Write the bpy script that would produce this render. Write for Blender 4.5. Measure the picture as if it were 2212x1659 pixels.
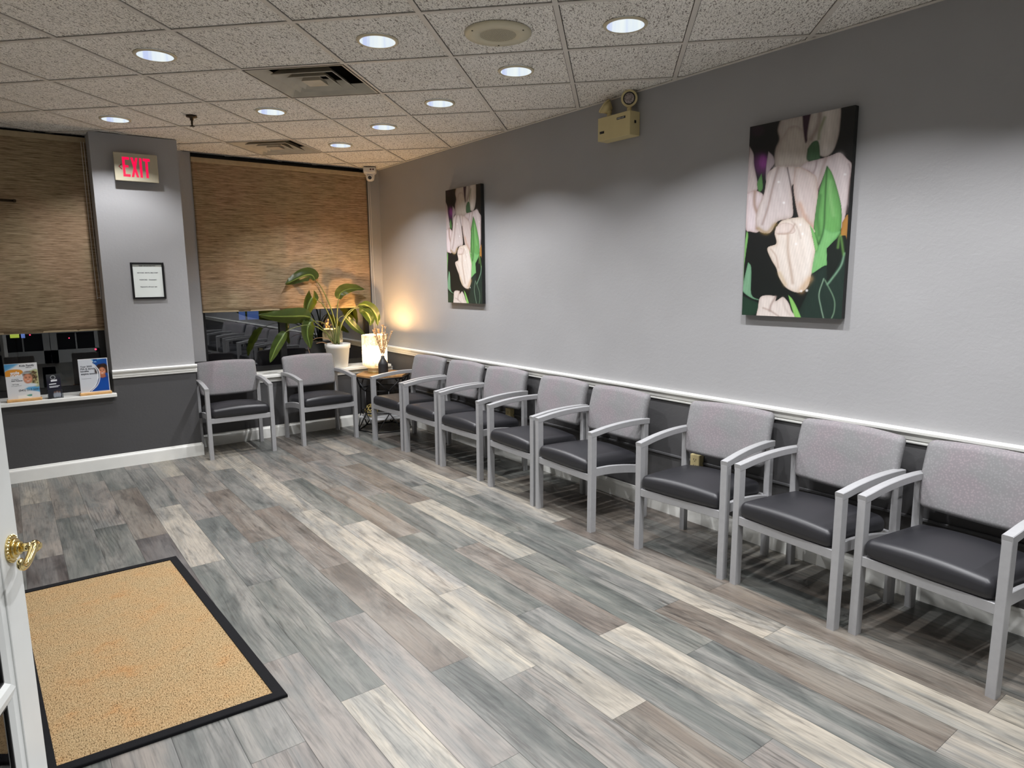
import bpy, bmesh, math, random
import numpy as np
from mathutils import Vector, Matrix
PI = math.pi
R_ = math.radians
random.seed(7)
SC = bpy.context.scene
COL = SC.collection
for o in list(bpy.data.objects):
    bpy.data.objects.remove(o)

# ---------------------------------------------------------------- room numbers
H = 2.72                                  # ceiling height
CAMP = (6.948, -3.378, 1.544)             # camera position
FPX, TILT, ROLL, WAZ = 1446.76, 0.155732, -0.009172, 2.497688

# ---------------------------------------------------------------- camera
def make_camera():
    U = Vector((math.sin(WAZ), math.cos(WAZ), 0)); N = Vector((-U.y, U.x, 0))
    f = Vector((0, math.cos(TILT), -math.sin(TILT))); r = Vector((1, 0, 0)); u = r.cross(f)
    r2 = r*math.cos(ROLL) + u*math.sin(ROLL); u2 = -r*math.sin(ROLL) + u*math.cos(ROLL)
    cv = lambda v: Vector((v.dot(U), v.dot(N), v.z))
    r2, u2, f = cv(r2), cv(u2), cv(f)
    m = Matrix(((r2.x, u2.x, -f.x, CAMP[0]), (r2.y, u2.y, -f.y, CAMP[1]), (r2.z, u2.z, -f.z, CAMP[2]), (0, 0, 0, 1)))
    cd = bpy.data.cameras.new('camera'); cd.sensor_width = 36; cd.lens = 36*FPX/2212; cd.clip_start = .02
    c = bpy.data.objects.new('camera', cd); COL.objects.link(c); c.matrix_world = m
    SC.camera = c
make_camera()

# ---------------------------------------------------------------- world, exposure
w = bpy.data.worlds.new('world'); SC.world = w; w.use_nodes = True
w.node_tree.nodes['Background'].inputs[0].default_value = (.012, .014, .022, 1)
w.node_tree.nodes['Background'].inputs[1].default_value = .35
SC.view_settings.view_transform = 'Standard'; SC.view_settings.look = 'None'
SC.view_settings.gamma = 1; SC.view_settings.use_curve_mapping = False
SC.view_settings.exposure = 0.0
CAN_W = 29.5                              # watts of every recessed lamp
CAN_COL = (.97, .975, 1.0)
LAMP_COL = (1.0, .60, .26)

# ---------------------------------------------------------------- node helpers
def new_mat(name):
    m = bpy.data.materials.new(name); m.use_nodes = True
    nt = m.node_tree; b = nt.nodes['Principled BSDF']
    return m, nt, b
def setc(b, col=None, rough=None, metal=None, spec=None, **k):
    if col is not None: b.inputs['Base Color'].default_value = (*col, 1)
    if rough is not None: b.inputs['Roughness'].default_value = rough
    if metal is not None: b.inputs['Metallic'].default_value = metal
    if spec is not None: b.inputs['Specular IOR Level'].default_value = spec
def lin(r, g, b):
    f = lambda c: (c/255/12.92 if c/255 <= .04045 else ((c/255+.055)/1.055)**2.4)
    return (f(r), f(g), f(b))
def nd(nt, t, **k):
    n = nt.nodes.new(t)
    for a, v in k.items(): setattr(n, a, v)
    return n
def lk(nt, a, b): nt.links.new(a, b)
def mapping(nt, scale, coord='Object', loc=(0, 0, 0), rot=(0, 0, 0)):
    if coord == 'Position':
        src = nd(nt, 'ShaderNodeNewGeometry').outputs['Position']
    else:
        src = nd(nt, 'ShaderNodeTexCoord').outputs[coord]
    mp = nd(nt, 'ShaderNodeMapping'); mp.inputs['Scale'].default_value = scale
    mp.inputs['Location'].default_value = loc; mp.inputs['Rotation'].default_value = rot
    lk(nt, src, mp.inputs['Vector']); return mp.outputs['Vector']
def noise(nt, vec, scale, detail=3, rough=.5, dist=0):
    n = nd(nt, 'ShaderNodeTexNoise'); n.inputs['Scale'].default_value = scale
    n.inputs['Detail'].default_value = detail; n.inputs['Roughness'].default_value = rough
    n.inputs['Distortion'].default_value = dist
    if vec is not None: lk(nt, vec, n.inputs['Vector'])
    return n.outputs['Fac']
def ramp(nt, fac, stops):
    r = nd(nt, 'ShaderNodeValToRGB'); e = r.color_ramp.elements
    while len(e) < len(stops): e.new(.5)
    for i, (p, c) in enumerate(stops):
        e[i].position = p; e[i].color = (*c, 1) if len(c) == 3 else c
    lk(nt, fac, r.inputs['Fac']); return r.outputs['Color']
def mixc(nt, fac, a, b, blend='MIX'):
    m = nd(nt, 'ShaderNodeMix', data_type='RGBA', blend_type=blend)
    if isinstance(fac, (int, float)): m.inputs[0].default_value = fac
    else: lk(nt, fac, m.inputs[0])
    for s, v in ((m.inputs[6], a), (m.inputs[7], b)):
        if isinstance(v, tuple): s.default_value = (*v, 1)
        else: lk(nt, v, s)
    return m.outputs[2]
def bump(nt, b, h, strength=.2, dist=.002):
    n = nd(nt, 'ShaderNodeBump'); n.inputs['Strength'].default_value = strength
    n.inputs['Distance'].default_value = dist
    lk(nt, h, n.inputs['Height']); lk(nt, n.outputs['Normal'], b.inputs['Normal'])
def simple(name, col, rough=.5, metal=0, spec=.5, var=.06, vs=12, bmp=0, bs=60):
    """plain procedural paint: slight noise in colour, optional fine bump"""
    m, nt, b = new_mat(name); setc(b, col, rough, metal, spec)
    v = mapping(nt, (1, 1, 1)); f = noise(nt, v, vs, 2)
    d = tuple(max(0, c*(1-var)) for c in col); u = tuple(min(1, c*(1+var)) for c in col)
    lk(nt, ramp(nt, f, [(.3, d), (.7, u)]), b.inputs['Base Color'])
    if bmp: bump(nt, b, noise(nt, v, bs, 3), bmp, .002)
    return m
def emis(name, col, strength):
    m, nt, b = new_mat(name); setc(b, (0, 0, 0), .6)
    b.inputs['Emission Color'].default_value = (*col, 1); b.inputs['Emission Strength'].default_value = strength
    return m

M = {}
def wall_mat(name, col, rough):
    m, nt, b = new_mat(name); setc(b, col, rough, 0, .35)
    v = mapping(nt, (1, 1, 1), 'Position')
    f = noise(nt, v, 2.2, 2)
    lk(nt, ramp(nt, f, [(.3, tuple(c*.97 for c in col)), (.7, tuple(c*1.03 for c in col))]), b.inputs['Base Color'])
    n1 = noise(nt, v, 46, 4, .6); v2 = mapping(nt, (1, 1, 1.6), 'Position', rot=(.2, .35, .1)); n2 = noise(nt, v2, 14, 5, .65, 1.2)
    mm = nd(nt, 'ShaderNodeMath', operation='ADD'); lk(nt, n1, mm.inputs[0]); lk(nt, n2, mm.inputs[1])
    bump(nt, b, mm.outputs[0], .20, .004)
    return m
M['wall'] = wall_mat('grey_wall_paint', (.335, .333, .338), .5)
M['dado'] = wall_mat('charcoal_wall_paint', (.074, .073, .075), .42)
M['pale_bounce_wall'] = wall_mat('pale_bounce_paint', (.76, .755, .74), .5)  # paleness of these unseen walls is chosen to bounce light onto the ceiling
M['white'] = simple('white_trim_paint', (.80, .80, .76), .35, var=.02)
M['white_door'] = simple('white_door_paint', (.64, .655, .64), .35, var=.02)
M['frame_black'] = simple('black_aluminium', (.008, .008, .009), .35, var=.1)
M['chair_metal'] = simple('satin_grey_paint', (.345, .345, .352), .38, .15, .5, var=.03, vs=40)
M['rubber'] = simple('dark_rubber', (.02, .02, .02), .7)
M['ivory'] = simple('ivory_plastic', (.62, .52, .27), .4, var=.03)
M['ivory_pale'] = simple('ivory_enamel', (.60, .55, .40), .45, var=.03)
M['black_plastic'] = simple('black_plastic', (.01, .01, .011), .4)
M['bronze'] = simple('bronze_metal', (.05, .035, .02), .35, .8)
M['brass'] = simple('polished_brass', (.84, .68, .32), .14, 1, var=.02)
M['gold'] = simple('gold_paint', (.62, .50, .20), .35, .8)
M['white_plastic'] = simple('white_plastic', (.70, .68, .66), .35, var=.02)
M['vase'] = simple('matt_black_ceramic', (.018, .018, .02), .5)
M['wood_stand'] = simple('pale_wood', (.62, .36, .14), .45, var=.15, vs=30)
M['paper'] = simple('white_paper', (.72, .76, .73), .6, var=.02)
M['ink'] = simple('dark_ink', (.04, .045, .06), .7)
M['frame_wood'] = simple('black_picture_frame', (.006, .006, .007), .3)
M['black_steel'] = simple('black_steel', (.009, .009, .010), .45)
M['marble'] = simple('pale_marble', (.62, .63, .64), .2, var=.12, vs=9)
M['stem'] = simple('plant_stem', (.13, .155, .045), .5, var=.25)
M['dry'] = simple('dried_grass', (.74, .50, .27), .8, var=.25, vs=60)
M['brown'] = simple('dead_leaf', (.35, .20, .10), .8)
M['soil'] = simple('potting_soil', (.03, .02, .012), .9, var=.3)
M['pot'] = simple('white_pot', (.72, .70, .66), .45, var=.02)
M['white_rail'] = M['white']

# dark vinyl of the seats
m, nt, b = new_mat('dark_vinyl'); setc(b, (.017, .017, .020), .40, 0, .45)
bump(nt, b, noise(nt, mapping(nt, (1, 1, 1)), 260, 3), .10, .001); M['vinyl'] = m
# patterned pale upholstery of the backs
m, nt, b = new_mat('patterned_upholstery'); setc(b, None, .85, 0, .2)
v = mapping(nt, (1, 1, 1))
vo = nd(nt, 'ShaderNodeTexVoronoi'); vo.inputs['Scale'].default_value = 105; lk(nt, v, vo.inputs['Vector'])
vo.inputs['Randomness'].default_value = .9
dots = ramp(nt, vo.outputs['Distance'], [(.26, (1, 1, 1)), (.50, (0, 0, 0))])
pat = noise(nt, v, 5.5, 3)
tint = ramp(nt, pat, [(.44, (.190, .189, .192)), (.64, (.203, .184, .195))])
lite = ramp(nt, pat, [(.44, (.222, .221, .224)), (.64, (.252, .222, .233))])
lk(nt, mixc(nt, dots, tint, lite), b.inputs['Base Color'])
bump(nt, b, noise(nt, v, 420, 2), .25, .001); M['uphol'] = m
# roller blind weave
def blind_mat():
    m, nt, b = new_mat('woven_blind'); setc(b, None, .8, 0, .2)
    v = mapping(nt, (3, 6, 150), 'Position'); v2 = mapping(nt, (1, 16, 300), 'Position'); v3 = mapping(nt, (1, 1.3, 1.1), 'Position')
    f = noise(nt, v, 1, 3, .6); g = noise(nt, v2, 1, 2, .6); h = noise(nt, v3, 2.0, 2)
    c1 = ramp(nt, f, [(.32, (.160, .108, .064)), (.48, (.295, .212, .137)), (.66, (.400, .300, .208))])
    c2 = ramp(nt, g, [(.38, (.62, .60, .57)), (.52, (1, 1, 1))])
    c = mixc(nt, .75, c1, c2, 'MULTIPLY')
    t = ramp(nt, h, [(.4, (.96, 1.0, .92)), (.6, (1.06, 1.0, .95))])
    c = mixc(nt, 1, c, t, 'MULTIPLY')
    lk(nt, c, b.inputs['Base Color'])
    bump(nt, b, g, .3, .002); return m
M['blind'] = blind_mat()
M['blind_band'] = simple('blind_rail_fabric', (.36, .28, .17), .7, var=.08, vs=30)
# ceiling tile with fissures
m, nt, b = new_mat('fissured_ceiling_tile'); setc(b, None, .9, 0, .1)
v = mapping(nt, (1, 1, 1), 'Position')
v1 = mapping(nt, (1/42, 1/130, 1), 'Position', rot=(0, 0, -.80)); v1.node.vector_type = 'TEXTURE'; v2 = mapping(nt, (1, 1, 1), 'Position')
f1 = noise(nt, v1, 1, 3, .6, .8); f2 = noise(nt, v2, 150, 2, .6, .5)
k1 = ramp(nt, f1, [(.385, (.0, .0, .0)), (.44, (1, 1, 1))]); k2 = ramp(nt, f2, [(.35, (0, 0, 0)), (.44, (1, 1, 1))])
kk = mixc(nt, 1, k1, k2, 'MULTIPLY')
big = noise(nt, v2, 3, 3)
base = ramp(nt, big, [(.35, (.89, .86, .80)), (.65, (.94, .91, .86))])
lk(nt, mixc(nt, kk, (.30, .27, .24), base), b.inputs['Base Color'])
bump(nt, b, kk, .55, .004); M['tile'] = m
M['tbar'] = simple('ceiling_grid_paint', (.66, .62, .565), .5, var=.03)
# wood floor
def floor_mat():
    m, nt, b = new_mat('vinyl_wood_plank'); setc(b, None, .36, 0, .5)
    at = nd(nt, 'ShaderNodeAttribute'); at.attribute_name = 'tone'
    al = nd(nt, 'ShaderNodeAttribute'); al.attribute_name = 'alt'
    se = nd(nt, 'ShaderNodeAttribute'); se.attribute_name = 'seed'
    pos = nd(nt, 'ShaderNodeNewGeometry').outputs['Position']
    sep = nd(nt, 'ShaderNodeSeparateXYZ'); lk(nt, pos, sep.inputs[0])
    def off(sx, sy, kx, ky):
        a = nd(nt, 'ShaderNodeMath', operation='MULTIPLY_ADD'); lk(nt, sep.outputs[0], a.inputs[0]); a.inputs[1].default_value = sx
        c = nd(nt, 'ShaderNodeMath', operation='MULTIPLY'); lk(nt, se.outputs['Fac'], c.inputs[0]); c.inputs[1].default_value = kx
        lk(nt, c.outputs[0], a.inputs[2])
        d = nd(nt, 'ShaderNodeMath', operation='MULTIPLY_ADD'); lk(nt, sep.outputs[1], d.inputs[0]); d.inputs[1].default_value = sy
        e = nd(nt, 'ShaderNodeMath', operation='MULTIPLY'); lk(nt, se.outputs['Fac'], e.inputs[0]); e.inputs[1].default_value = ky
        lk(nt, e.outputs[0], d.inputs[2])
        x = nd(nt, 'ShaderNodeCombineXYZ'); lk(nt, a.outputs[0], x.inputs[0]); lk(nt, d.outputs[0], x.inputs[1]); lk(nt, c.outputs[0], x.inputs[2])
        return x.outputs[0]
    n1 = noise(nt, off(1.1, 9.5, 37, 11), 1, 4, .62, .5)          # broad bands of the second tone
    n2 = noise(nt, off(7, 150, 91, 23), 1, 3, .65, .3)          # fine grain
    n3 = noise(nt, off(2.2, 34, 53, 7), 1, 5, .65, 1.0)         # dark grain streaks
    n4 = noise(nt, off(2.6, 7, 13, 5), 1, 4, .65, .6)                  # blotches
    wv = nd(nt, 'ShaderNodeTexWave', wave_type='RINGS', rings_direction='SPHERICAL'); lk(nt, off(.9, 7.0, 7.3, 2.1), wv.inputs['Vector'])
    wv.inputs['Scale'].default_value = 2.6; wv.inputs['Distortion'].default_value = 5.5; wv.inputs['Detail'].default_value = 3
    wv.inputs['Detail Scale'].default_value = .8
    f1 = ramp(nt, n1, [(.42, (0, 0, 0)), (.60, (1, 1, 1))])
    c = mixc(nt, f1, at.outputs['Color'], al.outputs['Color'])
    c = mixc(nt, .9, c, ramp(nt, n2, [(.30, (.66, .66, .67)), (.52, (1, 1, 1)), (.8, (1.12, 1.12, 1.10))]), 'MULTIPLY')
    c = mixc(nt, .85, c, ramp(nt, n3, [(.32, (.46, .45, .45)), (.45, (1, 1, 1)), (.70, (1.12, 1.10, 1.08))]), 'MULTIPLY')
    c = mixc(nt, .9, c, ramp(nt, n4, [(.34, (.58, .59, .60)), (.52, (1.0, 1.0, 1.0)), (.7, (1.10, 1.08, 1.05))]), 'MULTIPLY')
    knot = noise(nt, off(1.3, 3.0, 61, 17), 1, 1)
    kf = ramp(nt, knot, [(.56, (0, 0, 0)), (.66, (1, 1, 1))])
    rings = ramp(nt, wv.outputs['Fac'], [(.05, (.62, .62, .62)), (.30, (1, 1, 1))])
    kr = mixc(nt, kf, (1.0, 1.0, 1.0), rings)
    c = mixc(nt, .75, c, kr, 'MULTIPLY')
    lk(nt, c, b.inputs['Base Color'])
    bump(nt, b, n2, .10, .001)
    rr = nd(nt, 'ShaderNodeMapRange'); lk(nt, n3, rr.inputs[0]); rr.inputs[3].default_value = .30; rr.inputs[4].default_value = .46
    lk(nt, rr.outputs[0], b.inputs['Roughness'])
    return m
M['floor'] = floor_mat()
M['seam'] = simple('plank_seam', (.05, .048, .045), .8)
# mat
m, nt, b = new_mat('woven_seagrass'); setc(b, None, .85, 0, .2)
v = mapping(nt, (1, 1, 1)); v1 = mapping(nt, (120, 250, 1))
f = noise(nt, v1, 1, 3, .6, .5); g = noise(nt, v, 260, 3, .6); h = noise(nt, v, 5, 4, .65)
c1 = ramp(nt, f, [(.36, (.085, .050, .020)), (.46, (.29, .200, .100)), (.64, (.41, .300, .168))])
t = ramp(nt, h, [(.40, (1.0, 1.0, .98)), (.58, (1.06, .99, .92)), (.72, (1.12, .86, .66))])
lk(nt, mixc(nt, 1, c1, t, 'MULTIPLY'), b.inputs['Base Color'])
bump(nt, b, f, .8, .006); M['seagrass'] = m
M['mat_border'] = simple('black_cotton_tape', (.006, .006, .007), .9, 0, .15, bmp=.3, bs=300)
# glass
def glass_mat(name, tint, fres=1.5, rough=0.0):
    m = bpy.data.materials.new(name); m.use_nodes = True; nt = m.node_tree; nt.nodes.clear()
    out = nd(nt, 'ShaderNodeOutputMaterial'); mx = nd(nt, 'ShaderNodeMixShader'); tr = nd(nt, 'ShaderNodeBsdfTransparent'); gl = nd(nt, 'ShaderNodeBsdfGlossy')
    gl.inputs['Roughness'].default_value = rough; tr.inputs[0].default_value = (*tint, 1)
    fr = nd(nt, 'ShaderNodeFresnel'); fr.inputs['IOR'].default_value = fres
    # a touch of procedural unevenness in the reflection
    bp = nd(nt, 'ShaderNodeBump'); bp.inputs['Strength'].default_value = .002; bp.inputs['Distance'].default_value = .002
    lk(nt, noise(nt, mapping(nt, (1, 1, 1)), 2.0, 1), bp.inputs['Height']); lk(nt, bp.outputs[0], gl.inputs['Normal'])
    lk(nt, fr.outputs[0], mx.inputs[0]); lk(nt, tr.outputs[0], mx.inputs[1]); lk(nt, gl.outputs[0], mx.inputs[2]); lk(nt, mx.outputs[0], out.inputs[0])
    return m
M['glass'] = glass_mat('window_glass', (.80, .82, .84), 2.1)
M['door_glass'] = glass_mat('door_glass', (.92, .94, .93), 1.6)
M['acrylic'] = glass_mat('clear_acrylic', (.90, .92, .93), 1.35)
# leaves
m, nt, b = new_mat('broad_leaf'); setc(b, None, .38, 0, .5)
v = mapping(nt, (1, 1, 1)); uvn = nd(nt, 'ShaderNodeUVMap'); mp = nd(nt, 'ShaderNodeMapping'); lk(nt, uvn.outputs[0], mp.inputs[0]); mp.inputs['Scale'].default_value = (1, 1, 1)
wv = nd(nt, 'ShaderNodeTexWave', wave_type='BANDS', bands_direction='X'); lk(nt, mp.outputs[0], wv.inputs[0]); wv.inputs['Scale'].default_value = 14; wv.inputs['Distortion'].default_value = .6
c = ramp(nt, wv.outputs['Fac'], [(0, (.024, .048, .011)), (1, (.042, .078, .015))])
sp = nd(nt, 'ShaderNodeSeparateXYZ'); lk(nt, uvn.outputs[0], sp.inputs[0])
ms = nd(nt, 'ShaderNodeMath', operation='ABSOLUTE'); sb = nd(nt, 'ShaderNodeMath', operation='SUBTRACT'); sb.inputs[1].default_value = .5
lk(nt, sp.outputs[1], sb.inputs[0]); lk(nt, sb.outputs[0], ms.inputs[0])
mid = ramp(nt, ms.outputs[0], [(.02, (1, 1, 1)), (.05, (0, 0, 0))])
c = mixc(nt, mid, c, (.22, .32, .08))
c = mixc(nt, .5, c, ramp(nt, noise(nt, v, 7, 2), [(.35, (.7, .75, .6)), (.65, (1.25, 1.2, .9))]), 'MULTIPLY')
lk(nt, c, b.inputs['Base Color'])
tl = nd(nt, 'ShaderNodeBsdfTranslucent'); tl.inputs[0].default_value = (.24, .30, .025, 1)
mx = nd(nt, 'ShaderNodeMixShader'); mx.inputs[0].default_value = .34
out = [n for n in nt.nodes if n.type == 'OUTPUT_MATERIAL'][0]
lk(nt, b.outputs[0], mx.inputs[1]); lk(nt, tl.outputs[0], mx.inputs[2]); lk(nt, mx.outputs[0], out.inputs[0])
bump(nt, b, wv.outputs['Fac'], .15, .002); M['leaf'] = m
# lamp shade: lit alabaster
m, nt, b = new_mat('lit_alabaster'); setc(b, (.75, .68, .55), .4)
v = mapping(nt, (1, 1, 1)); f = noise(nt, v, 9, 4, .6, 1.6)
vein = ramp(nt, f, [(.44, (1, 1, 1)), (.485, (.12, .07, .03)), (.53, (1, 1, 1))])
ge = nd(nt, 'ShaderNodeTexCoord'); sz = nd(nt, 'ShaderNodeSeparateXYZ'); lk(nt, ge.outputs['Object'], sz.inputs[0])
zr = nd(nt, 'ShaderNodeMapRange'); lk(nt, sz.outputs[2], zr.inputs[0]); zr.inputs[1].default_value = 0; zr.inputs[2].default_value = .40
zc = ramp(nt, zr.outputs[0], [(.10, (.055, .042, .020)), (.27, (.17, .125, .065)), (.50, (1, .74, .44)), (.74, (.16, .125, .062)), (1, (.085, .068, .030))])
lk(nt, mixc(nt, .9, zc, vein, 'MULTIPLY'), b.inputs['Emission Color']); b.inputs['Emission Strength'].default_value = 9
M['shade'] = m
# oak table top
m, nt, b = new_mat('honey_wood'); setc(b, None, .4)
f = noise(nt, mapping(nt, (4, 40, 4)), 1, 4, .6, .5)
lk(nt, ramp(nt, f, [(.3, (.26, .13, .045)), (.7, (.48, .27, .11))]), b.inputs['Base Color']); M['honey'] = m
M['red_on'] = emis('exit_letter_glow', (1.0, .0, .07), 1.05)
M['red_off'] = simple('unlit_red', (.30, .035, .03), .5)
M['can_glow'] = emis('can_reflector_glow', (.80, .92, 1.0), .95)
m, nt, b = new_mat('self_lit_can_reflector'); setc(b, (.0, .0, .0), .6, 0, 0)
f = noise(nt, mapping(nt, (14, 14, .5)), 1.2, 2)
lk(nt, ramp(nt, f, [(.36, (.62, .70, .98)), (.46, (.84, .93, 1)), (.60, (.93, 1, 1))]), b.inputs['Emission Color']); b.inputs['Emission Strength'].default_value = .92  # reflector emits its own glow in place of the bulb's reflected light
M['can_in'] = m
M['can_trim'] = simple('cream_can_trim', (.60, .53, .38), .45, var=.03)
M['vent'] = simple('dusty_vent_enamel', (.50, .46, .38), .5, var=.12, vs=8)
M['vent_and_shadow_dark'] = simple('duct_and_shadow_dark', (.03, .025, .02), .9)
M['vcol'] = None
def vcol_mat(name, rough):
    m, nt, b = new_mat(name); setc(b, None, rough, 0, .4)
    a = nd(nt, 'ShaderNodeAttribute'); a.attribute_name = 'art'
    lk(nt, a.outputs['Color'], b.inputs['Base Color'])
    return m
M['print'] = vcol_mat('printed_canvas', .5)
M['poster'] = vcol_mat('printed_poster', .35)

# ---------------------------------------------------------------- mesh helpers
def nb(): return bmesh.new()
def link(name, bm, mats, parent=None, smooth=False, loc=None, rot=None):
    me = bpy.data.meshes.new(name)
    bmesh.ops.recalc_face_normals(bm, faces=bm.faces[:])
    bm.to_mesh(me); bm.free()
    if not isinstance(mats, (list, tuple)): mats = [mats]
    for mm in mats: me.materials.append(mm)
    if smooth: me.polygons.foreach_set('use_smooth', [True]*len(me.polygons))
    o = bpy.data.objects.new(name, me); COL.objects.link(o)
    if parent is not None: o.parent = parent
    if loc is not None: o.location = loc
    if rot is not None: o.rotation_euler = rot
    return o
def tag(o, label, cat, group=None):
    o['label'] = label; o['category'] = cat
    if group: o['group'] = group
    return o
def thing(name, label, cat, loc=(0, 0, 0), rz=0, group=None):
    o = bpy.data.objects.new(name, None); COL.objects.link(o); o.empty_display_size = .1
    o.location = loc; o.rotation_euler = (0, 0, rz); return tag(o, label, cat, group)
def struct(o): o['kind'] = 'structure'; return o
def bx(bm, lo, hi, bev=0, mi=0, seg=1):
    t = bmesh.new(); bmesh.ops.create_cube(t, size=1)
    for v in t.verts:
        v.co = Vector([lo[i] + (v.co[i]+.5)*(hi[i]-lo[i]) for i in range(3)])
    if bev: bmesh.ops.bevel(t, geom=t.edges[:], offset=bev, segments=seg, affect='EDGES', profile=.5)
    merge(bm, t, mi)
def merge(bm, t, mi=0, M4=None):
    if M4 is not None: bmesh.ops.transform(t, matrix=M4, verts=t.verts[:])
    mp = {v: bm.verts.new(v.co) for v in t.verts}
    for f in t.faces:
        try:
            g = bm.faces.new([mp[v] for v in f.verts]); g.material_index = mi if mi is not None else f.material_index; g.smooth = f.smooth
        except ValueError: pass
    t.free()
def cyl(bm, p0, p1, r0, r1=None, n=12, caps=True, mi=0):
    if r1 is None: r1 = r0
    p0, p1 = Vector(p0), Vector(p1); d = (p1-p0).normalized()
    a = d.orthogonal().normalized(); b_ = d.cross(a)
    A = [bm.verts.new(p0 + (a*math.cos(2*PI*i/n) + b_*math.sin(2*PI*i/n))*r0) for i in range(n)]
    B = [bm.verts.new(p1 + (a*math.cos(2*PI*i/n) + b_*math.sin(2*PI*i/n))*r1) for i in range(n)]
    for i in range(n):
        f = bm.faces.new((A[i], A[(i+1) % n], B[(i+1) % n], B[i])); f.material_index = mi; f.smooth = True
    if caps:
        for L in (A, B):
            f = bm.faces.new(L); f.material_index = mi
def lathe(bm, prof, n=32, c=(0, 0), mi=0, closed=False, phase=0):
    rows = []
    for r, z in prof:
        rows.append([bm.verts.new((c[0]+r*math.cos(2*PI*i/n+phase), c[1]+r*math.sin(2*PI*i/n+phase), z)) for i in range(n)] if r > 1e-6 else [bm.verts.new((c[0], c[1], z))])
    for a, b_ in zip(rows[:-1], rows[1:]):
        for i in range(n):
            j = (i+1) % n
            if len(a) == 1 and len(b_) == 1: continue
            if len(a) == 1: f = bm.faces.new((a[0], b_[i], b_[j]))
            elif len(b_) == 1: f = bm.faces.new((a[i], a[j], b_[0]))
            else: f = bm.faces.new((a[i], a[j], b_[j], b_[i]))
            f.smooth = True; f.material_index = mi
def tube(bm, pts, r, n=8, mi=0, rend=None):
    pts = [Vector(p) for p in pts]; N = len(pts)
    rows = []
    up = Vector((.13, .21, .97))
    for i, p in enumerate(pts):
        d = (pts[min(i+1, N-1)] - pts[max(i-1, 0)]).normalized()
        a = d.cross(up)
        if a.length < .05: a = d.orthogonal()
        a.normalize(); b_ = d.cross(a)
        rr = r if rend is None else r + (rend-r)*i/(N-1)
        rows.append([bm.verts.new(p + (a*math.cos(2*PI*k/n) + b_*math.sin(2*PI*k/n))*rr) for k in range(n)])
    for A, B in zip(rows[:-1], rows[1:]):
        for k in range(n):
            f = bm.faces.new((A[k], A[(k+1) % n], B[(k+1) % n], B[k])); f.smooth = True; f.material_index = mi
    bm.faces.new(rows[0]).material_index = mi; bm.faces.new(rows[-1]).material_index = mi
def catmull(P, k=6):
    P = [Vector(p) for p in P]; Q = [P[0]*2-P[1]] + P + [P[-1]*2-P[-2]]; out = []
    for i in range(1, len(Q)-2):
        for s in range(k):
            t = s/k; a, b_, c, d = Q[i-1:i+3]
            out.append(.5*((2*b_) + (c-a)*t + (2*a-5*b_+4*c-d)*t*t + (3*b_-a-3*c+d)*t**3))
    out.append(P[-1]); return out
def sweep_rect(bm, pts, w_, h_, side, ch=.002):
    """rectangular bar with chamfered edges along pts; side = constant sideways vector"""
    pts = [Vector(p) for p in pts]; side = Vector(side).normalized(); N = len(pts); rows = []
    for i, p in enumerate(pts):
        d = (pts[min(i+1, N-1)] - pts[max(i-1, 0)]).normalized(); n = side.cross(d).normalized()
        a, b_ = w_/2, h_/2
        sec = [(-a+ch, -b_), (a-ch, -b_), (a, -b_+ch), (a, b_-ch), (a-ch, b_), (-a+ch, b_), (-a, b_-ch), (-a, -b_+ch)]
        rows.append([bm.verts.new(p + side*x + n*y) for x, y in sec])
    for A, B in zip(rows[:-1], rows[1:]):
        for k in range(8): bm.faces.new((A[k], A[(k+1) % 8], B[(k+1) % 8], B[k]))
    bm.faces.new(rows[0]); bm.faces.new(rows[-1])
def rbox(bm, h, r, n=(6, 6, 2), seg=4, fn=None):
    """rounded box of half extents h and radius r, deformed by fn(x,y,z)->(x,y,z)"""
    def axis(hh, k):
        th = [R_(45*i/seg) for i in range(seg+1)]
        a = [-(hh-r) - r*math.tan(t) for t in reversed(th)]
        mid = [-(hh-r) + 2*(hh-r)*i/k for i in range(1, k)]
        b_ = [(hh-r) + r*math.tan(t) for t in th]
        return a + mid + b_
    ax = [axis(h[i], n[i]) for i in range(3)]
    cache = {}
    def V(p):
        key = tuple(round(c, 6) for c in p)
        if key not in cache:
            q = [max(-(h[i]-r), min(h[i]-r, p[i])) for i in range(3)]
            d = Vector([p[i]-q[i] for i in range(3)])
            P = Vector(q) + d.normalized()*r
            cache[key] = bm.verts.new(fn(*P) if fn else P)
        return cache[key]
    for i in range(3):
        u, v = (i+1) % 3, (i+2) % 3
        for s in (-1, 1):
            for a in range(len(ax[u])-1):
                for c in range(len(ax[v])-1):
                    quad = []
                    for (x, y) in ((a, c), (a+1, c), (a+1, c+1), (a, c+1)):
                        p = [0, 0, 0]; p[i] = s*h[i]; p[u] = ax[u][x]; p[v] = ax[v][y]; quad.append(V(p))
                    try: bm.faces.new(quad).smooth = True
                    except ValueError: pass
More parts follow.
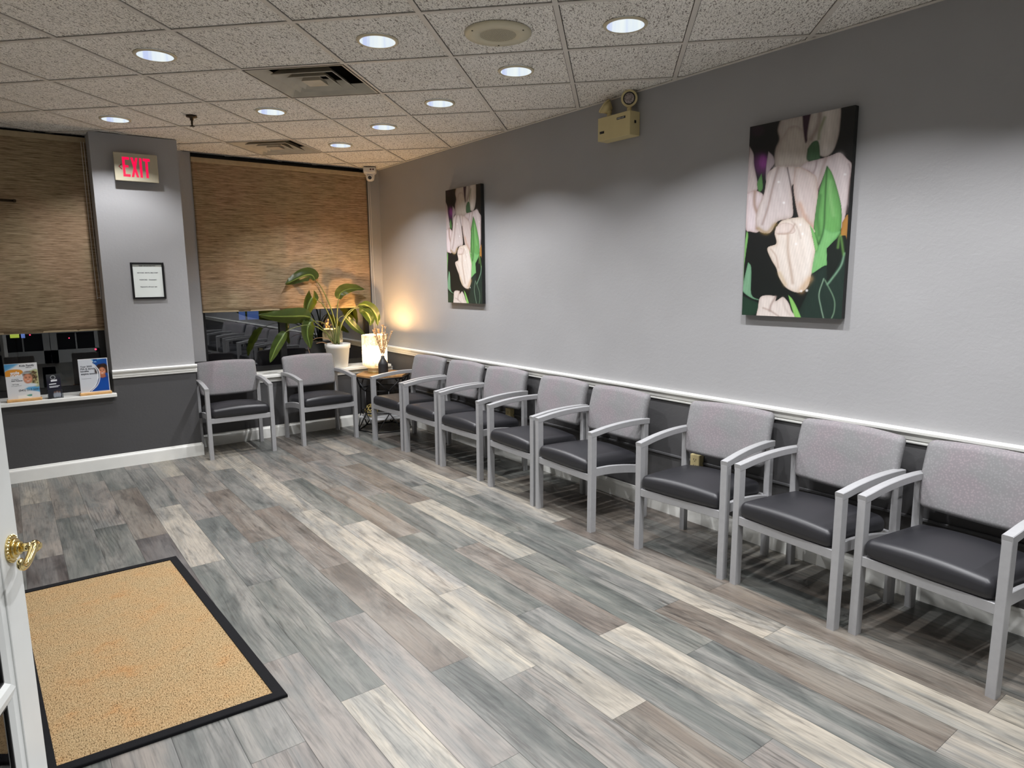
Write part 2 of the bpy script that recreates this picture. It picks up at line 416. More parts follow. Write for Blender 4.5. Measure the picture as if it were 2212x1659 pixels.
def text_mesh(name, body, size, mat, parent, origin, frame, align='LEFT', extrude=.0002, sx=1.0, bold=0, space=1.0):
    """lettering as a thin solid mesh; frame = 3x3 of text right, up, normal"""
    cu = bpy.data.curves.new(name, 'FONT'); cu.body = body; cu.size = size; cu.align_x = align; cu.extrude = extrude; cu.resolution_u = 3
    cu.offset = bold; cu.space_character = space; cu.space_line = .9
    t = bpy.data.objects.new(name+'_tmp', cu); COL.objects.link(t)
    dg = bpy.context.evaluated_depsgraph_get(); dg.update()
    me = bpy.data.meshes.new_from_object(t.evaluated_get(dg)); bpy.data.objects.remove(t)
    me.name = name
    A = Matrix(((frame[0][0]*sx, frame[1][0], frame[2][0], origin[0]), (frame[0][1]*sx, frame[1][1], frame[2][1], origin[1]), (frame[0][2]*sx, frame[1][2], frame[2][2], origin[2]), (0, 0, 0, 1)))
    me.transform(A); me.materials.clear(); me.materials.append(mat)
    o = bpy.data.objects.new(name, me); COL.objects.link(o)
    if parent is not None: o.parent = parent
    return o
FX = ((0, 1, 0), (0, 0, 1), (1, 0, 0))       # lettering on a surface that faces +X
FY = ((1, 0, 0), (0, 0, 1), (0, -1, 0))      # lettering on a surface that faces -Y
def dup(root, loc, rz, label, cat=None, group=None):
    r = root.copy(); COL.objects.link(r); r.location = loc; r.rotation_euler = (0, 0, rz)
    r['label'] = label
    if group: r['group'] = group
    for ch in list(root.children):
        c = ch.copy(); COL.objects.link(c); c.parent = r
        for g in list(ch.children):
            d = g.copy(); COL.objects.link(d); d.parent = c
    return r

# ================================================================ SETTING
# ---- floor: every plank a face with its own tone
TONES = {'L': ((.285, .260, .215), (.190, .186, .168)), 'M': ((.188, .170, .150), (.130, .131, .122)), 'B': ((.118, .100, .084), (.165, .150, .130)),
         'G': ((.092, .098, .090), (.165, .162, .147)), 'D': ((.070, .061, .057), (.105, .099, .094))}
PITCH, Y0 = .1803, -.7275
ROWS = {-4: (2.1, 'MGBL'), -3: (2.9, 'GBMB'), -2: (4.41, 'BGMB'), -1: (2.63, 'BLBBL'), 0: (3.05, 'LGLLM'), 1: (2.60, 'GGGBL'), 2: (2.93, 'BLGGM'), 3: (2.60, 'MGBLG'), 4: (2.24, 'MBGGM'),
        5: (1.84, 'MGLLB'), 6: (2.61, 'LLLMB'), 7: (2.39, 'GBBGG'), 8: (1.77, 'MBGMG'), 9: (2.35, 'MGGLM'), 10: (1.92, 'GLGMB'), 11: (2.48, 'BDGMG'), 12: (2.12, 'MGMGM'),
        13: (1.75, 'MGBMG'), 14: (2.46, 'MDGBM'), 15: (1.9, 'BGMLG'), 16: (2.3, 'GMBGM')}
def build_floor():
    bm = nb(); X0, X1 = .0, 9.4; L = 1.197
    tl = bm.loops.layers.float_color.new('tone'); al = bm.loops.layers.float_color.new('alt')
    sl = bm.faces.layers.float.new('seed')
    rng = random.Random(3)
    for k in range(-5, 20):
        yb = Y0 - PITCH*k; ya = yb - PITCH
        ya_, yb_ = max(ya, -4.3), min(yb, 0)
        if ya_ >= yb_: continue
        j0, seq = ROWS.get(k, (rng.uniform(1.6, 2.8), ''.join(rng.choice('MBGLG') for _ in range(5))))
        i = -3
        while True:
            xa = j0 + (i-1)*L; xb = xa + L; idx = i; i += 1
            if xb < X0: continue
            if xa > X1: break
            c = seq[idx] if 0 <= idx < len(seq) else rng.choice('MBGLMG')
            t, a = TONES[c]; j = rng.uniform(.93, 1.07); jg = rng.uniform(.98, 1.02)
            t = (t[0]*j, t[1]*j, t[2]*j*jg, 1); a = (a[0]*j, a[1]*j, a[2]*j*jg, 1)
            g = .0006
            q = [(max(xa, X0)+g, ya_+g), (min(xb, X1)-g, ya_+g), (min(xb, X1)-g, yb_-g), (max(xa, X0)+g, yb_-g)]
            f = bm.faces.new([bm.verts.new((x, y, 0)) for x, y in q]); f[sl] = rng.random()
            for lp in f.loops: lp[tl] = t; lp[al] = a
    bx(bm, (X0-.1, -4.4, -.06), (X1+.1, .1, -.0012), mi=1)
    me = bpy.data.meshes.new('floor'); bm.to_mesh(me); bm.free()
    me.materials.append(M['floor']); me.materials.append(M['seam'])
    o = bpy.data.objects.new('floor', me); COL.objects.link(o); struct(o)
build_floor()

# ---- ceiling grid (turned 45 degrees to the walls)
GO = Vector((1.955+0, -3.9, 0))
_a = Vector((-.70000918, .71413385, 0)); _b = Vector((.71413385, .70000918, 0)); TP = .61
def gpt(i, j): return GO + TP*(i*_b + j*_a)
LIGHT_TILES = [(2, 0), (4, 0), (6, 0), (5, 1), (4, 2), (3, 3), (2, 4), (2, 2), (0, 2), (7, -1), (8, -2), (4, -2), (6, -2), (9, -3), (8, -4), (6, -4)]
VENTS = [(3, 1), (1, 4)]
RH = .098
SPK = (5, 0)
def clip(bm, x0=.0, x1=9.4, y0=-4.3, y1=0.0):
    for co, no in (((x0, 0, 0), (-1, 0, 0)), ((x1, 0, 0), (1, 0, 0)), ((0, y0, 0), (0, -1, 0)), ((0, y1, 0), (0, 1, 0))):
        bmesh.ops.bisect_plane(bm, geom=bm.verts[:]+bm.edges[:]+bm.faces[:], plane_co=co, plane_no=no, clear_outer=True)
def build_ceiling():
    bm = nb(); zt = H+.006
    for i in range(-8, 16):
        for j in range(-10, 12):
            c = gpt(i+.5, j+.5)
            if not (-.6 < c.x < 10 and -4.9 < c.y < .6): continue
            if (i, j) in VENTS: continue
            P = [gpt(i, j), gpt(i+1, j), gpt(i+1, j+1), gpt(i, j+1)]
            if (i, j) in LIGHT_TILES:
                n = 48; inner = []; outer = []
                for k in range(n):
                    t = 2*PI*k/n; dv = _b*math.cos(t) + _a*math.sin(t)
                    s = (TP/2)/max(abs(math.cos(t)), abs(math.sin(t)))
                    inner.append(bm.verts.new((*(c + dv*RH).xy, zt))); outer.append(bm.verts.new((*(c + dv*s).xy, zt)))
                for k in range(n):
                    bm.faces.new((inner[k], inner[(k+1) % n], outer[(k+1) % n], outer[k]))
            else:
                bm.faces.new([bm.verts.new((p.x, p.y, zt)) for p in P])
    clip(bm)
    o = link('ceiling', bm, M['tile']); struct(o)
    bm = nb(); w_ = .012
    for k in range(-12, 18):
        for _q, (P, D) in enumerate(((gpt(k, -14), gpt(k, 14)), (gpt(-12, k), gpt(18, k)))):
            d = (D-P).normalized(); s = Vector((-d.y, d.x, 0))*w_
            a = [P-s, D-s, D+s, P+s]
            lo = [bm.verts.new((p.x, p.y, H + (.0004 if _q else 0))) for p in a]; hi = [bm.verts.new((p.x, p.y, H+.0055)) for p in a]
            bm.faces.new(lo)
            for q in range(4): bm.faces.new((lo[q], lo[(q+1) % 4], hi[(q+1) % 4], hi[q]))
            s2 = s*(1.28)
            bm.faces.new([bm.verts.new((p.x, p.y, H+.0052)) for p in (P-s2, D-s2, D+s2, P+s2)]).material_index = 1  # dark strip drawn in as the shadow line along both bar edges
    clip(bm)
    # wall angle round the edge
    bx(bm, (0, -.014, H-.003), (9.4, 0, H+.003))
    o = link('trim_1', bm, [M['tbar'], M['vent_and_shadow_dark']]); struct(o)
    # slab above so no outside light leaks in; openings are closed by the fittings
    bm = nb(); bx(bm, (-.3, -4.5, H+.36), (9.6, .2, H+.42)); struct(link('ceiling_slab', bm, M['vent_and_shadow_dark']))
build_ceiling()

# ---- walls
CX, CY0, CY1 = .5645, -2.722, -2.089      # column face and its two edges
WX = .075                                 # plane of the strips beside the right window
DZ = .79
SR, SL = .632, .638                       # sill heights
def wall_boxes(bm, lo, hi):
    """box split at the chair rail height: charcoal below (1), grey above (0)"""
    if hi[2] <= DZ: bx(bm, lo, hi, mi=1)
    elif lo[2] >= DZ: bx(bm, lo, hi, mi=0)
    else:
        bx(bm, lo, (hi[0], hi[1], DZ), mi=1); bx(bm, (lo[0], lo[1], DZ), hi, mi=0)
bm = nb(); wall_boxes(bm, (-.2, 0, 0), (9.5, .12, H+.36)); struct(link('wall_right', bm, [M['wall'], M['dado']]))
bm = nb()
wall_boxes(bm, (-.12, CY0, 0), (CX, CY1, H))                       # column
wall_boxes(bm, (-.12, CY1, 0), (.262, 0, SR-.03))                  # low wall under the right window
wall_boxes(bm, (-.12, CY1, SR-.03), (WX, -1.885, H))               # strip left of the window
wall_boxes(bm, (-.12, -.135, SR-.03), (WX, 0, H))                  # strip right of the window
wall_boxes(bm, (-.12, -4.3, 0), (CX, CY0, SL-.028))                # low wall under the left window
struct(link('wall_back', bm, [M['wall'], M['dado']]))
bm = nb(); wall_boxes(bm, (-.12, -4.42, 0), (9.5, -4.3, H+.36)); struct(link('wall_left', bm, [M['pale_bounce_wall'], M['pale_bounce_wall']]))
bm = nb(); wall_boxes(bm, (9.4, -4.3, 0), (9.52, 0, H+.36)); struct(link('wall_front', bm, [M['pale_bounce_wall'], M['pale_bounce_wall']]))
# parapet of the ceiling void above the windows
bm = nb(); bx(bm, (-.16, -4.3, H+.0), (-.06, 0, H+.36)); bx(bm, (-.12, -1.885, H-.06), (-.1, -.135, H+.02)); struct(link('wall_header', bm, M['vent_and_shadow_dark']))

# ---- baseboards and chair rails
def profile_run(bm, prof, p0, p1, out):
    """extrude (offset, z) profile from p0 to p1; out = direction away from the wall"""
    p0, p1, out = Vector((*p0, 0)), Vector((*p1, 0)), Vector((*out, 0))
    A = [bm.verts.new(p0 + out*o_ + Vector((0, 0, z))) for o_, z in prof]; B = [bm.verts.new(p1 + out*o_ + Vector((0, 0, z))) for o_, z in prof]
    for k in range(len(prof)-1): bm.faces.new((A[k], A[k+1], B[k+1], B[k]))
    bm.faces.new(A); bm.faces.new(B)
BB = [(0, 0), (.015, 0), (.015, .090), (.013, .098), (.009, .104), (.006, .114), (0, .116)]
CR = [(0, .755), (.010, .757), (.012, .764), (.010, .769), (.016, .776), (.014, .790), (.020, .802), (.030, .808), (.032, .820), (.026, .826), (0, .827)]
bm = nb(); profile_run(bm, BB, (.262, 0), (9.4, 0), (0, -1)); struct(link('baseboard_right', bm, M['white']))
bm = nb(); profile_run(bm, BB, (CX, -4.3), (CX, CY1), (1, 0)); profile_run(bm, BB, (.262, CY1), (.262, 0), (1, 0)); profile_run(bm, BB, (.262, CY1), (CX+.015, CY1), (0, 1)); struct(link('baseboard_back', bm, M['white']))
bm = nb(); profile_run(bm, BB, (CX, -4.3), (9.4, -4.3), (0, 1)); struct(link('baseboard_left', bm, M['white']))
bm = nb(); profile_run(bm, CR, (WX, 0), (9.4, 0), (0, -1)); struct(link('trim_2', bm, M['white']))
bm = nb(); profile_run(bm, CR, (CX, CY0-.004), (CX, CY1+.012), (1, 0)); struct(link('trim_3', bm, M['white']))
# thin raceway painted like the wall
bm = nb(); bx(bm, (.30, -.011, .392), (9.3, 0, .406), .002); struct(link('trim_4', bm, simple('raceway_paint', (.11, .11, .115), .5)))

# ---- windows
def window(name, y0, y1, zs, xg, mull, xs0, xs1, st):
    bm = nb(); f = .045
    bx(bm, (xg-.03, y0, zs), (xg+.03, y1, zs+.05)); bx(bm, (xg-.03, y0, H-.10), (xg+.03, y1, H+.02))
    bx(bm, (xg-.03, y0, zs+.05), (xg+.03, y0+f, H-.10)); bx(bm, (xg-.03, y1-f, zs+.05), (xg+.03, y1, H-.10))
    for ym in mull: bx(bm, (xg-.03, ym-.03, zs+.05), (xg+.03, ym+.03, H-.10))
    r = struct(link(name, bm, M['frame_black']))
    bm = nb(); bx(bm, (xg-.004, y0+f, zs+.05), (xg, y1-f, H-.10)); link('pane', bm, M['glass'], r)
    bm = nb(); bx(bm, (xs0, st[0], zs-.030), (xs1, st[1], zs), .004, seg=2); link('window_sill', bm, M['white'], r)
    return r
window('window_1', -4.3, CY0, SL, .262, [-3.72], .232, .607, (-4.3, CY0+.012))
window('window_2', -1.885, -.135, SR, -.065, [-1.10], -.10, .300, (-1.885, -.045))
# moulding below the right sill
bm = nb(); profile_run(bm, [(0, SR-.075), (.010, SR-.073), (.014, SR-.055), (.012, SR-.045), (.020, SR-.034), (0, SR-.031)], (.262, CY1), (.262, -.02), (1, 0)); struct(link('trim_5', bm, M['white']))
# exposed end wall of the column beside the left window is dark
# ---- night outside: pavement, a lit shop across the road, strings of red lights
bm = nb(); bx(bm, (-40, -30, -.4), (-.3, 30, -.3)); struct(link('ground_outside', bm, simple('asphalt', (.03, .03, .033), .8)))
t = thing('shop_front', 'distant shop front with blue lit windows seen through the right window', 'building', (-24, 5.2, -.3))
bm = nb(); bx(bm, (-4, -3, 0), (0, 3, 3.4)); link('wall', bm, simple('dark_render', (.02, .025, .035), .9), t)
for y, y2 in ((-.38, -.12), (-.02, .46)):
    bm = nb(); bx(bm, (0, y, .16), (.05, y2, 2.3)); link('window', bm, emis('shop_blue', (.16, .30, .9), .35), t)

t = thing('string_lights', 'string of small red lights glowing in the dark left window', 'string lights', (-1.2, -2.62, .3))
for y, z, r in ((0, .69, .008), (.0, .665, .013), (.004, .635, .014), (.0, .60, .007), (.004, .575, .010), (-.05, .56, .010), (-.27, .69, .006), (-.59, .74, .007)):
    bm = nb(); bmesh.ops.create_icosphere(bm, subdivisions=2, radius=r); link('bulb', bm, emis('red_bulb', (1, .06, .14), 3), t, True, (0, y, z))
bm = nb(); tube(bm, [(-.01, .02, .9), (-.01, .01, .6), (-.01, .02, .3), (-.01, .02, -.6)], .003, 6); link('cable', bm, M['black_plastic'], t)
t = thing('lit_sign', 'distant yellow and blue lit signs seen at the top left of the left window', 'sign', (-9, -3.22, .0))
bm = nb(); bx(bm, (0, -.14, .52), (.1, 0, .92)); link('panel', bm, emis('yellow_sign', (.75, .9, .12), .8), t)
bm = nb(); bx(bm, (0, .03, .51), (.1, .09, .92)); link('panel', bm, emis('blue_sign', (.25, .4, 1), .7), t)
bm = nb(); bx(bm, (.0, -.07, -.3), (.08, -.05, .52)); link('post', bm, M['black_steel'], t)

# ================================================================ DOOR (open leaf at the left edge)
dd = Vector((-.944, .330, 0)).normalized(); dn = Vector((.330, .944, 0)).normalized()
LATCH = Vector((5.010, -3.426, 0)) + dd*.050
def door():
    LW, DH, TH = .91, 2.08, .042
    ang = math.atan2(dd.y, dd.x)
    # local frame: x from hinge to latch, y = outward normal of the visible face, z up
    hinge = LATCH - dd*LW
    rt = bpy.data.objects.new('door_1', None); COL.objects.link(rt); rt.location = (hinge.x, hinge.y, .006)
    # x axis = dd, y axis: z cross x ; dn should be -y or +y
    rt.rotation_euler = (0, 0, ang); rt['kind'] = 'structure'
    yl = Vector((-dd.y, dd.x, 0)); sgn = 1 if yl.dot(dn) > 0 else -1
    ST = .105; rows = 5; cols = 2; z0, z1 = .245, 1.965
    x0, x1 = ST, LW-ST
    front, back = 0, -TH*sgn
    ylo, yhi = min(front, back), max(front, back)
    bm = nb()
    bx(bm, (0, ylo, 0), (x0, yhi, DH), .0015); bx(bm, (x1, ylo, 0), (LW, yhi, DH), .0015)
    bx(bm, (x0, ylo, 0), (x1, yhi, z0)); bx(bm, (x0, ylo, z1), (x1, yhi, DH))
    leaf = link('door_leaf', bm, M['white_door'], rt)
    # glazing beads: one bevelled grid
    bm = nb(); g = .030
    def bead(a, b_, c, e):   # frame of sloping beads round one pane, on both faces
        for s in (1, -1):
            yf = (yhi-.004) if s == 1 else (ylo+.004); yc = (ylo+yhi)/2 + s*.004
            O = [(a, yf, c), (b_, yf, c), (b_, yf, e), (a, yf, e)]; I = [(a+g, yc, c+g), (b_-g, yc, c+g), (b_-g, yc, e-g), (a+g, yc, e-g)]
            Mid = [(a+g*.55, yf-s*.003, c+g*.55), (b_-g*.55, yf-s*.003, c+g*.55), (b_-g*.55, yf-s*.003, e-g*.55), (a+g*.55, yf-s*.003, e-g*.55)]
            vo = [bm.verts.new(p) for p in O]; vm = [bm.verts.new(p) for p in Mid]; vi = [bm.verts.new(p) for p in I]
            for k in range(4):
                bm.faces.new((vo[k], vo[(k+1) % 4], vm[(k+1) % 4], vm[k])); bm.faces.new((vm[k], vm[(k+1) % 4], vi[(k+1) % 4], vi[k]))
    zz = [z0 + (z1-z0)*i/rows for i in range(rows+1)]; xx = [x0 + (x1-x0)*i/cols for i in range(cols+1)]
    for i in range(cols):
        for j in range(rows): bead(xx[i], xx[i+1], zz[j], zz[j+1])
    link('glazing_bar', bm, M['white_door'], rt)
    # dark gasket lines
    bm = nb()
    for i in range(cols):
        for j in range(rows):
            a, b_, c, e = xx[i]+g, xx[i+1]-g, zz[j]+g, zz[j+1]-g; yc = (ylo+yhi)/2
            for (p, q) in (((a-.003, c), (a+.002, e)), ((b_-.002, c), (b_+.003, e)), ((a, c-.003), (b_, c+.002)), ((a, e-.002), (b_, e+.003))):
                bx(bm, (p[0], yc-.006, p[1]), (q[0], yc+.006, q[1]))
    link('gasket', bm, M['black_plastic'], rt)
    bm = nb(); yc = (ylo+yhi)/2
    bx(bm, (x0+.01, yc-.002, z0+.01), (x1-.01, yc+.002, z1-.01)); link('pane', bm, M['door_glass'], rt)
    # brass lever
    kx, kz = LW-.050, .912; Y = front; s = sgn
    bm = nb()
    for r, a, b2 in ((.033, 0, .004), (.031, .004, .008), (.024, .008, .014), (.016, .014, .022)):
        cyl(bm, (kx, Y+s*a, kz), (kx, Y+s*b2, kz), r, r*.93, 32)
    cyl(bm, (kx, Y+s*.020, kz), (kx, Y+s*.050, kz), .0105, .0105, 24)
    cyl(bm, (kx, Y+s*.046, kz), (kx, Y+s*.054, kz), .0145, .0145, 24); cyl(bm, (kx, Y+s*.054, kz), (kx, Y+s*.064, kz), .0145, .006, 24)
    for k in range(24):   # rope edge of the rosette
        t = 2*PI*k/24; c = Vector((kx+.0315*math.cos(t), Y+s*.005, kz+.0315*math.sin(t)))
        q = bmesh.new(); bmesh.ops.create_icosphere(q, subdivisions=1, radius=.0034); merge(bm, q, 0, Matrix.Translation(c))
    pts = catmull([(kx+.004, Y+s*.052, kz+.002), (kx-.018, Y+s*.054, kz+.003), (kx-.042, Y+s*.054, kz-.008), (kx-.066, Y+s*.053, kz-.018), (kx-.088, Y+s*.053, kz-.018), (kx-.102, Y+s*.053, kz-.008), (kx-.101, Y+s*.053, kz+.001), (kx-.092, Y+s*.053, kz+.002)], 6)
    tube(bm, pts, .0100, 14, rend=.0055)
    link('door_handle', bm, M['brass'], leaf)
    # hinge-side casing and the return wall that carries the door
    bm = nb(); hx, hy = hinge.x, hinge.y
    bx(bm, (hx+.012, hy-.16, 0), (hx+.13, hy-.055, 2.14)); struct(link('trim_6', bm, M['white']))
    bm = nb(); wall_boxes(bm, (hx+.012, -4.3, 0), (hx+.13, hy-.16, H)); struct(link('wall_return', bm, [M['wall'], M['dado']]))
door()
# second glazed door far behind the camera (seen only mirrored in the window)
def door_two():
    bm = nb(); X = 9.36
    y0, y1 = -3.6, -1.9
    bx(bm, (X-.03, y0-.08, 0), (X+.04, y0, 2.16)); bx(bm, (X-.03, y1, 0), (X+.04, y1+.08, 2.16)); bx(bm, (X-.03, y0, 2.08), (X+.04, y1, 2.16))
    for a, b_ in ((y0, -2.755), (-2.745, y1)):
        bx(bm, (X-.02, a, 0), (X+.03, a+.11, 2.08)); bx(bm, (X-.02, b_-.11, 0), (X+.03, b_, 2.08))
        bx(bm, (X-.02, a, 0), (X+.03, b_, .25)); bx(bm, (X-.02, a, 1.96), (X+.03, b_, 2.08))
        for k in range(1, 5): z = .25+1.71*k/5; bx(bm, (X-.015, a, z-.012), (X+.02, b_, z+.012))
        m_ = (a+b_)/2; bx(bm, (X-.015, m_-.012, .25), (X+.02, m_+.012, 1.96))
    r = struct(link('door_2', bm, M['white_door']))
    bm = nb(); bx(bm, (X+.022, y0, .2), (X+.035, y1, 2.0)); link('pane', bm, M['frame_black'], r)
door_two()

# ================================================================ CEILING FITTINGS
def make_can():
    t = thing('recessed_light', '', 'light')
    bm = nb(); n = 48
    prof = [(.105, 0.003), (.103, -.002), (.096, -.004), (.0885, -.003)]
    lathe(bm, prof, n); link('trim_ring', bm, M['can_trim'], t, True)
    bm = nb(); prof = [(.0888, -.002), (.085, .05), (.076, .10), (.066, .135)]
    lathe(bm, prof, n); link('reflector', bm, M['can_in'], t, True)
    bm = nb(); lathe(bm, [(.066, .135), (0, .138)], n); link('lamp_lens', bm, M['can_glow'], t, True)
    bm = nb(); lathe(bm, [(.104, .004), (.104, .20), (0, .20)], 24); link('housing', bm, M['vent_and_shadow_dark'], t)
    ld = bpy.data.lights.new('can_lamp', 'AREA'); ld.shape = 'DISK'; ld.size = .056; ld.energy = CAN_W; ld.color = CAN_COL
    lo = bpy.data.objects.new('bulb', ld); COL.objects.link(lo); lo.parent = t; lo.location = (0, 0, .068)
    return t
can = make_can()
DIM = {(5, 1): .35, (0, 2): .70, (4, -2): .55, (2, 2): .85}
for k, (c, lab) in enumerate(zip(LIGHT_TILES, [
    'recessed ceiling light nearest the top left corner of the room view', 'recessed ceiling light just above the big air vent', 'recessed ceiling light right of the round cream speaker',
    'recessed ceiling light just below the round cream speaker', 'recessed ceiling light right of the big air vent, smaller than the one by the speaker',
    'recessed ceiling light third from the far corner along the grey wall', 'recessed ceiling light nearest the far corner, beside the small air vent',
    'recessed ceiling light between the two air vents', 'recessed ceiling light above the left blind, left of the sprinkler',
    'recessed ceiling light over the chairs, first one above the frame top', 'recessed ceiling light over the nearest chair, above the frame top', 'recessed ceiling light over the seagrass mat, above the frame top',
    'recessed ceiling light over the middle of the near floor, above the frame top', 'recessed ceiling light right of the viewer near the grey wall', 'recessed ceiling light behind the viewer',
    'recessed ceiling light over the open white door, above the frame top'])):
    p = gpt(c[0]+.5, c[1]+.5)
    if k == 0: can.location = (p.x, p.y, H); can['label'] = lab; can['group'] = 'recessed ceiling lights'
    else:
        c_ = dup(can, (p.x, p.y, H), 0, lab, group='recessed ceiling lights')
        if c in DIM:             # these lamps burn dimmer than the others
            for ch in c_.children:
                if ch.type == 'LIGHT': ch.data = ch.data.copy(); ch.data.energy = CAN_W*DIM[c]
def make_vent():
    t = thing('air_vent', '', 'vent'); s0 = TP/2-.012
    def ring(bm, a, za, b_, zb):
        A = [bm.verts.new((x*a, y*a, za)) for x, y in ((-1, -1), (1, -1), (1, 1), (-1, 1))]; B = [bm.verts.new((x*b_, y*b_, zb)) for x, y in ((-1, -1), (1, -1), (1, 1), (-1, 1))]
        for k in range(4): bm.faces.new((A[k], A[(k+1) % 4], B[(k+1) % 4], B[k]))
    bm = nb(); ring(bm, s0+.012, .002, s0-.010, 0); ring(bm, s0-.010, 0, s0-.060, .050); link('frame', bm, M['vent'], t)
    for (a, b_, z0_, z1_) in ((.185, .135, .000, .046), (.118, .078, -.002, .040)):
        bm = nb(); ring(bm, a, z0_, b_, z1_); ring(bm, a, z0_, a+.003, z0_+.004); ring(bm, a+.003, z0_+.004, b_+.003, z1_+.004); link('louvre', bm, M['vent'], t)
    bm = nb(); ring(bm, .060, -.004, .050, .020)
    v = [bm.verts.new((x*.060, y*.060, -.004)) for x, y in ((-1, -1), (1, -1), (1, 1), (-1, 1))]; bm.faces.new(v); link('centre_plate', bm, M['vent'], t)
    bm = nb(); bx(bm, (-s0, -s0, .30), (s0, s0, .31))
    for x0_, y0_, x1_, y1_ in ((-s0-.01, -s0-.01, -s0, s0+.01), (s0, -s0-.01, s0+.01, s0+.01), (-s0, -s0-.01, s0, -s0), (-s0, s0, s0, s0+.01)): bx(bm, (x0_, y0_, .0), (x1_, y1_, .30))
    link('duct_box', bm, M['vent_and_shadow_dark'], t)
    return t
GA = math.atan2(_b.y, _b.x)
vt = make_vent(); p = gpt(3.5, 1.5); vt.location = (p.x, p.y, H); vt.rotation_euler = (0, 0, GA)
vt['label'] = 'large square ceiling air vent with nested louvres, the nearer one'; vt['group'] = 'ceiling air vents'
p = gpt(1.5, 4.5); dup(vt, (p.x, p.y, H), GA, 'smaller looking square ceiling air vent nearest the window wall', group='ceiling air vents')
p = gpt(SPK[0]+.5, SPK[1]+.5)
t = thing('ceiling_speaker', 'round cream speaker grille set in a ceiling tile', 'speaker', (p.x, p.y, H))
bm = nb(); lathe(bm, [(.163, .004), (.163, -.002), (.157, -.008), (.09, -.009), (.088, -.007)], 64); link('cover_plate', bm, M['ivory_pale'], t, True)
bm = nb(); lathe(bm, [(.0, -.0065), (.088, -.007)], 48)
m, nt, b = new_mat('perforated_grille'); setc(b, None, .5)
vo = nd(nt, 'ShaderNodeTexVoronoi'); vo.inputs['Scale'].default_value = 160; vo.inputs['Randomness'].default_value = .1; lk(nt, mapping(nt, (1, 1, 1)), vo.inputs['Vector'])
lk(nt, ramp(nt, vo.outputs['Distance'], [(.30, (.10, .085, .05)), (.45, (.52, .47, .33))]), b.inputs['Base Color'])
link('grille', bm, m, t)
for k in range(3):
    q = 2*PI*k/3+.4; bm = nb(); cyl(bm, (.14*math.cos(q), .14*math.sin(q), -.0085), (.14*math.cos(q), .14*math.sin(q), -.011), .004, n=10); link('screw', bm, M['bronze'], t)
p = gpt(1.5, 2.5)
t = thing('sprinkler_head', 'small dark fire sprinkler hanging from the ceiling above the exit sign', 'sprinkler', (p.x-.01, p.y, H))
bm = nb(); lathe(bm, [(0, 0), (.038, 0), (.036, -.008), (.014, -.012), (.012, -.03), (0, -.03)], 24); link('escutcheon', bm, M['bronze'], t, True)
bm = nb()
tube(bm, catmull([(.010, 0, -.028), (.019, 0, -.045), (.006, 0, -.068)], 5), .0035, 8); tube(bm, catmull([(-.010, 0, -.028), (-.019, 0, -.045), (-.006, 0, -.068)], 5), .0035, 8); cyl(bm, (0, 0, -.03), (0, 0, -.066), .003)
link('yoke', bm, M['bronze'], t)
bm = nb(); lathe(bm, [(0, -.066), (.014, -.067), (.020, -.070), (.014, -.072), (0, -.072)], 16); link('deflector', bm, M['bronze'], t)
# corner security camera
t = thing('security_camera', 'small white dome security camera in the far ceiling corner', 'camera', (.178, -.150, H-.004), R_(-30))
bm = nb(); rbox(bm, (.050, .050, .022), .008, (2, 2, 1), 3, lambda x, y, z: (x, y, z-.022)); link('base_box', bm, M['white_plastic'], t)
bm = nb(); lathe(bm, [(.052, -.043), (.046, -.052), (.036, -.060), (.034, -.085), (.030, -.104), (.016, -.114), (0, -.116)], 28); link('camera_body', bm, M['white_plastic'], t, True)
bm = nb(); cyl(bm, (.018, 0, -.080), (.038, 0, -.088), .023, .021, 24); link('lens_ring', bm, M['white_plastic'], t)
bm = nb(); cyl(bm, (.030, 0, -.085), (.0395, 0, -.0886), .0155, .0155, 20); link('lens', bm, M['black_plastic'], t)
for q in (.010, .030):
    bm = nb(); cyl(bm, (.046, q, -.020), (.0525, q, -.020), .007, n=12); link('infrared_led', bm, simple('led_dark_red', (.06, .004, .006), .3), t)
# emergency light unit
t.scale = (1.28, 1.28, 1.2)
t = thing('emergency_light', 'cream twin-head emergency light box high on the grey wall', 'emergency light', (3.70, 0, 2.445))
bm = nb(); bx(bm, (-.145, -.095, 0), (.145, -.002, .148), .004, seg=2); body = link('battery_box', bm, M['ivory'], t)
bm = nb(); bx(bm, (.03, -.0965, .108), (.105, -.095, .122)); link('name_plate', bm, M['black_plastic'], t)
bm = nb(); bx(bm, (-.125, -.0965, .045), (-.085, -.095, .060)); link('test_label', bm, M['black_plastic'], t)
bm = nb(); bx(bm, (.145, -.055, .075), (.1465, -.038, .092)); link('side_label', bm, M['black_plastic'], t)
text_mesh('lettering', 'EMERGI-LITE', .011, M['white_plastic'], t, (.034, -.0967, .111), FY)
def head(cx, aim):
    b0 = nb(); cyl(b0, (cx, -.05, .145), (cx, -.05, .178), .016, .014, 16)
    q = bmesh.new(); bmesh.ops.create_uvsphere(q, u_segments=16, v_segments=10, radius=.018); merge(b0, q, 0, Matrix.Translation((cx, -.05, .185)))
    c = Vector((cx, -.05, .232)); a = Vector(aim).normalized()
    if aim[0] < 0: c = Vector((cx-.02, -.055, .215))
    cyl(b0, c - a*.032, c + a*.012, .024, .050, 28); cyl(b0, c + a*.012, c + a*.022, .052, .052, 28)
    h = link('lamp_head', b0, M['ivory'], t)
    b1 = nb(); cyl(b1, c + a*.0215, c + a*.0235, .039, .039, 28); link('bezel', b1, M['black_plastic'], h)
    b1 = nb(); cyl(b1, c + a*.0225, c + a*.026, .034, .030, 28); link('lens', b1, simple('ribbed_lens', (.42, .36, .34), .12, .7, vs=90, var=.5), h)
head(.095, (.62, -.75, -.12)); head(-.085, (-.55, -.45, .62))

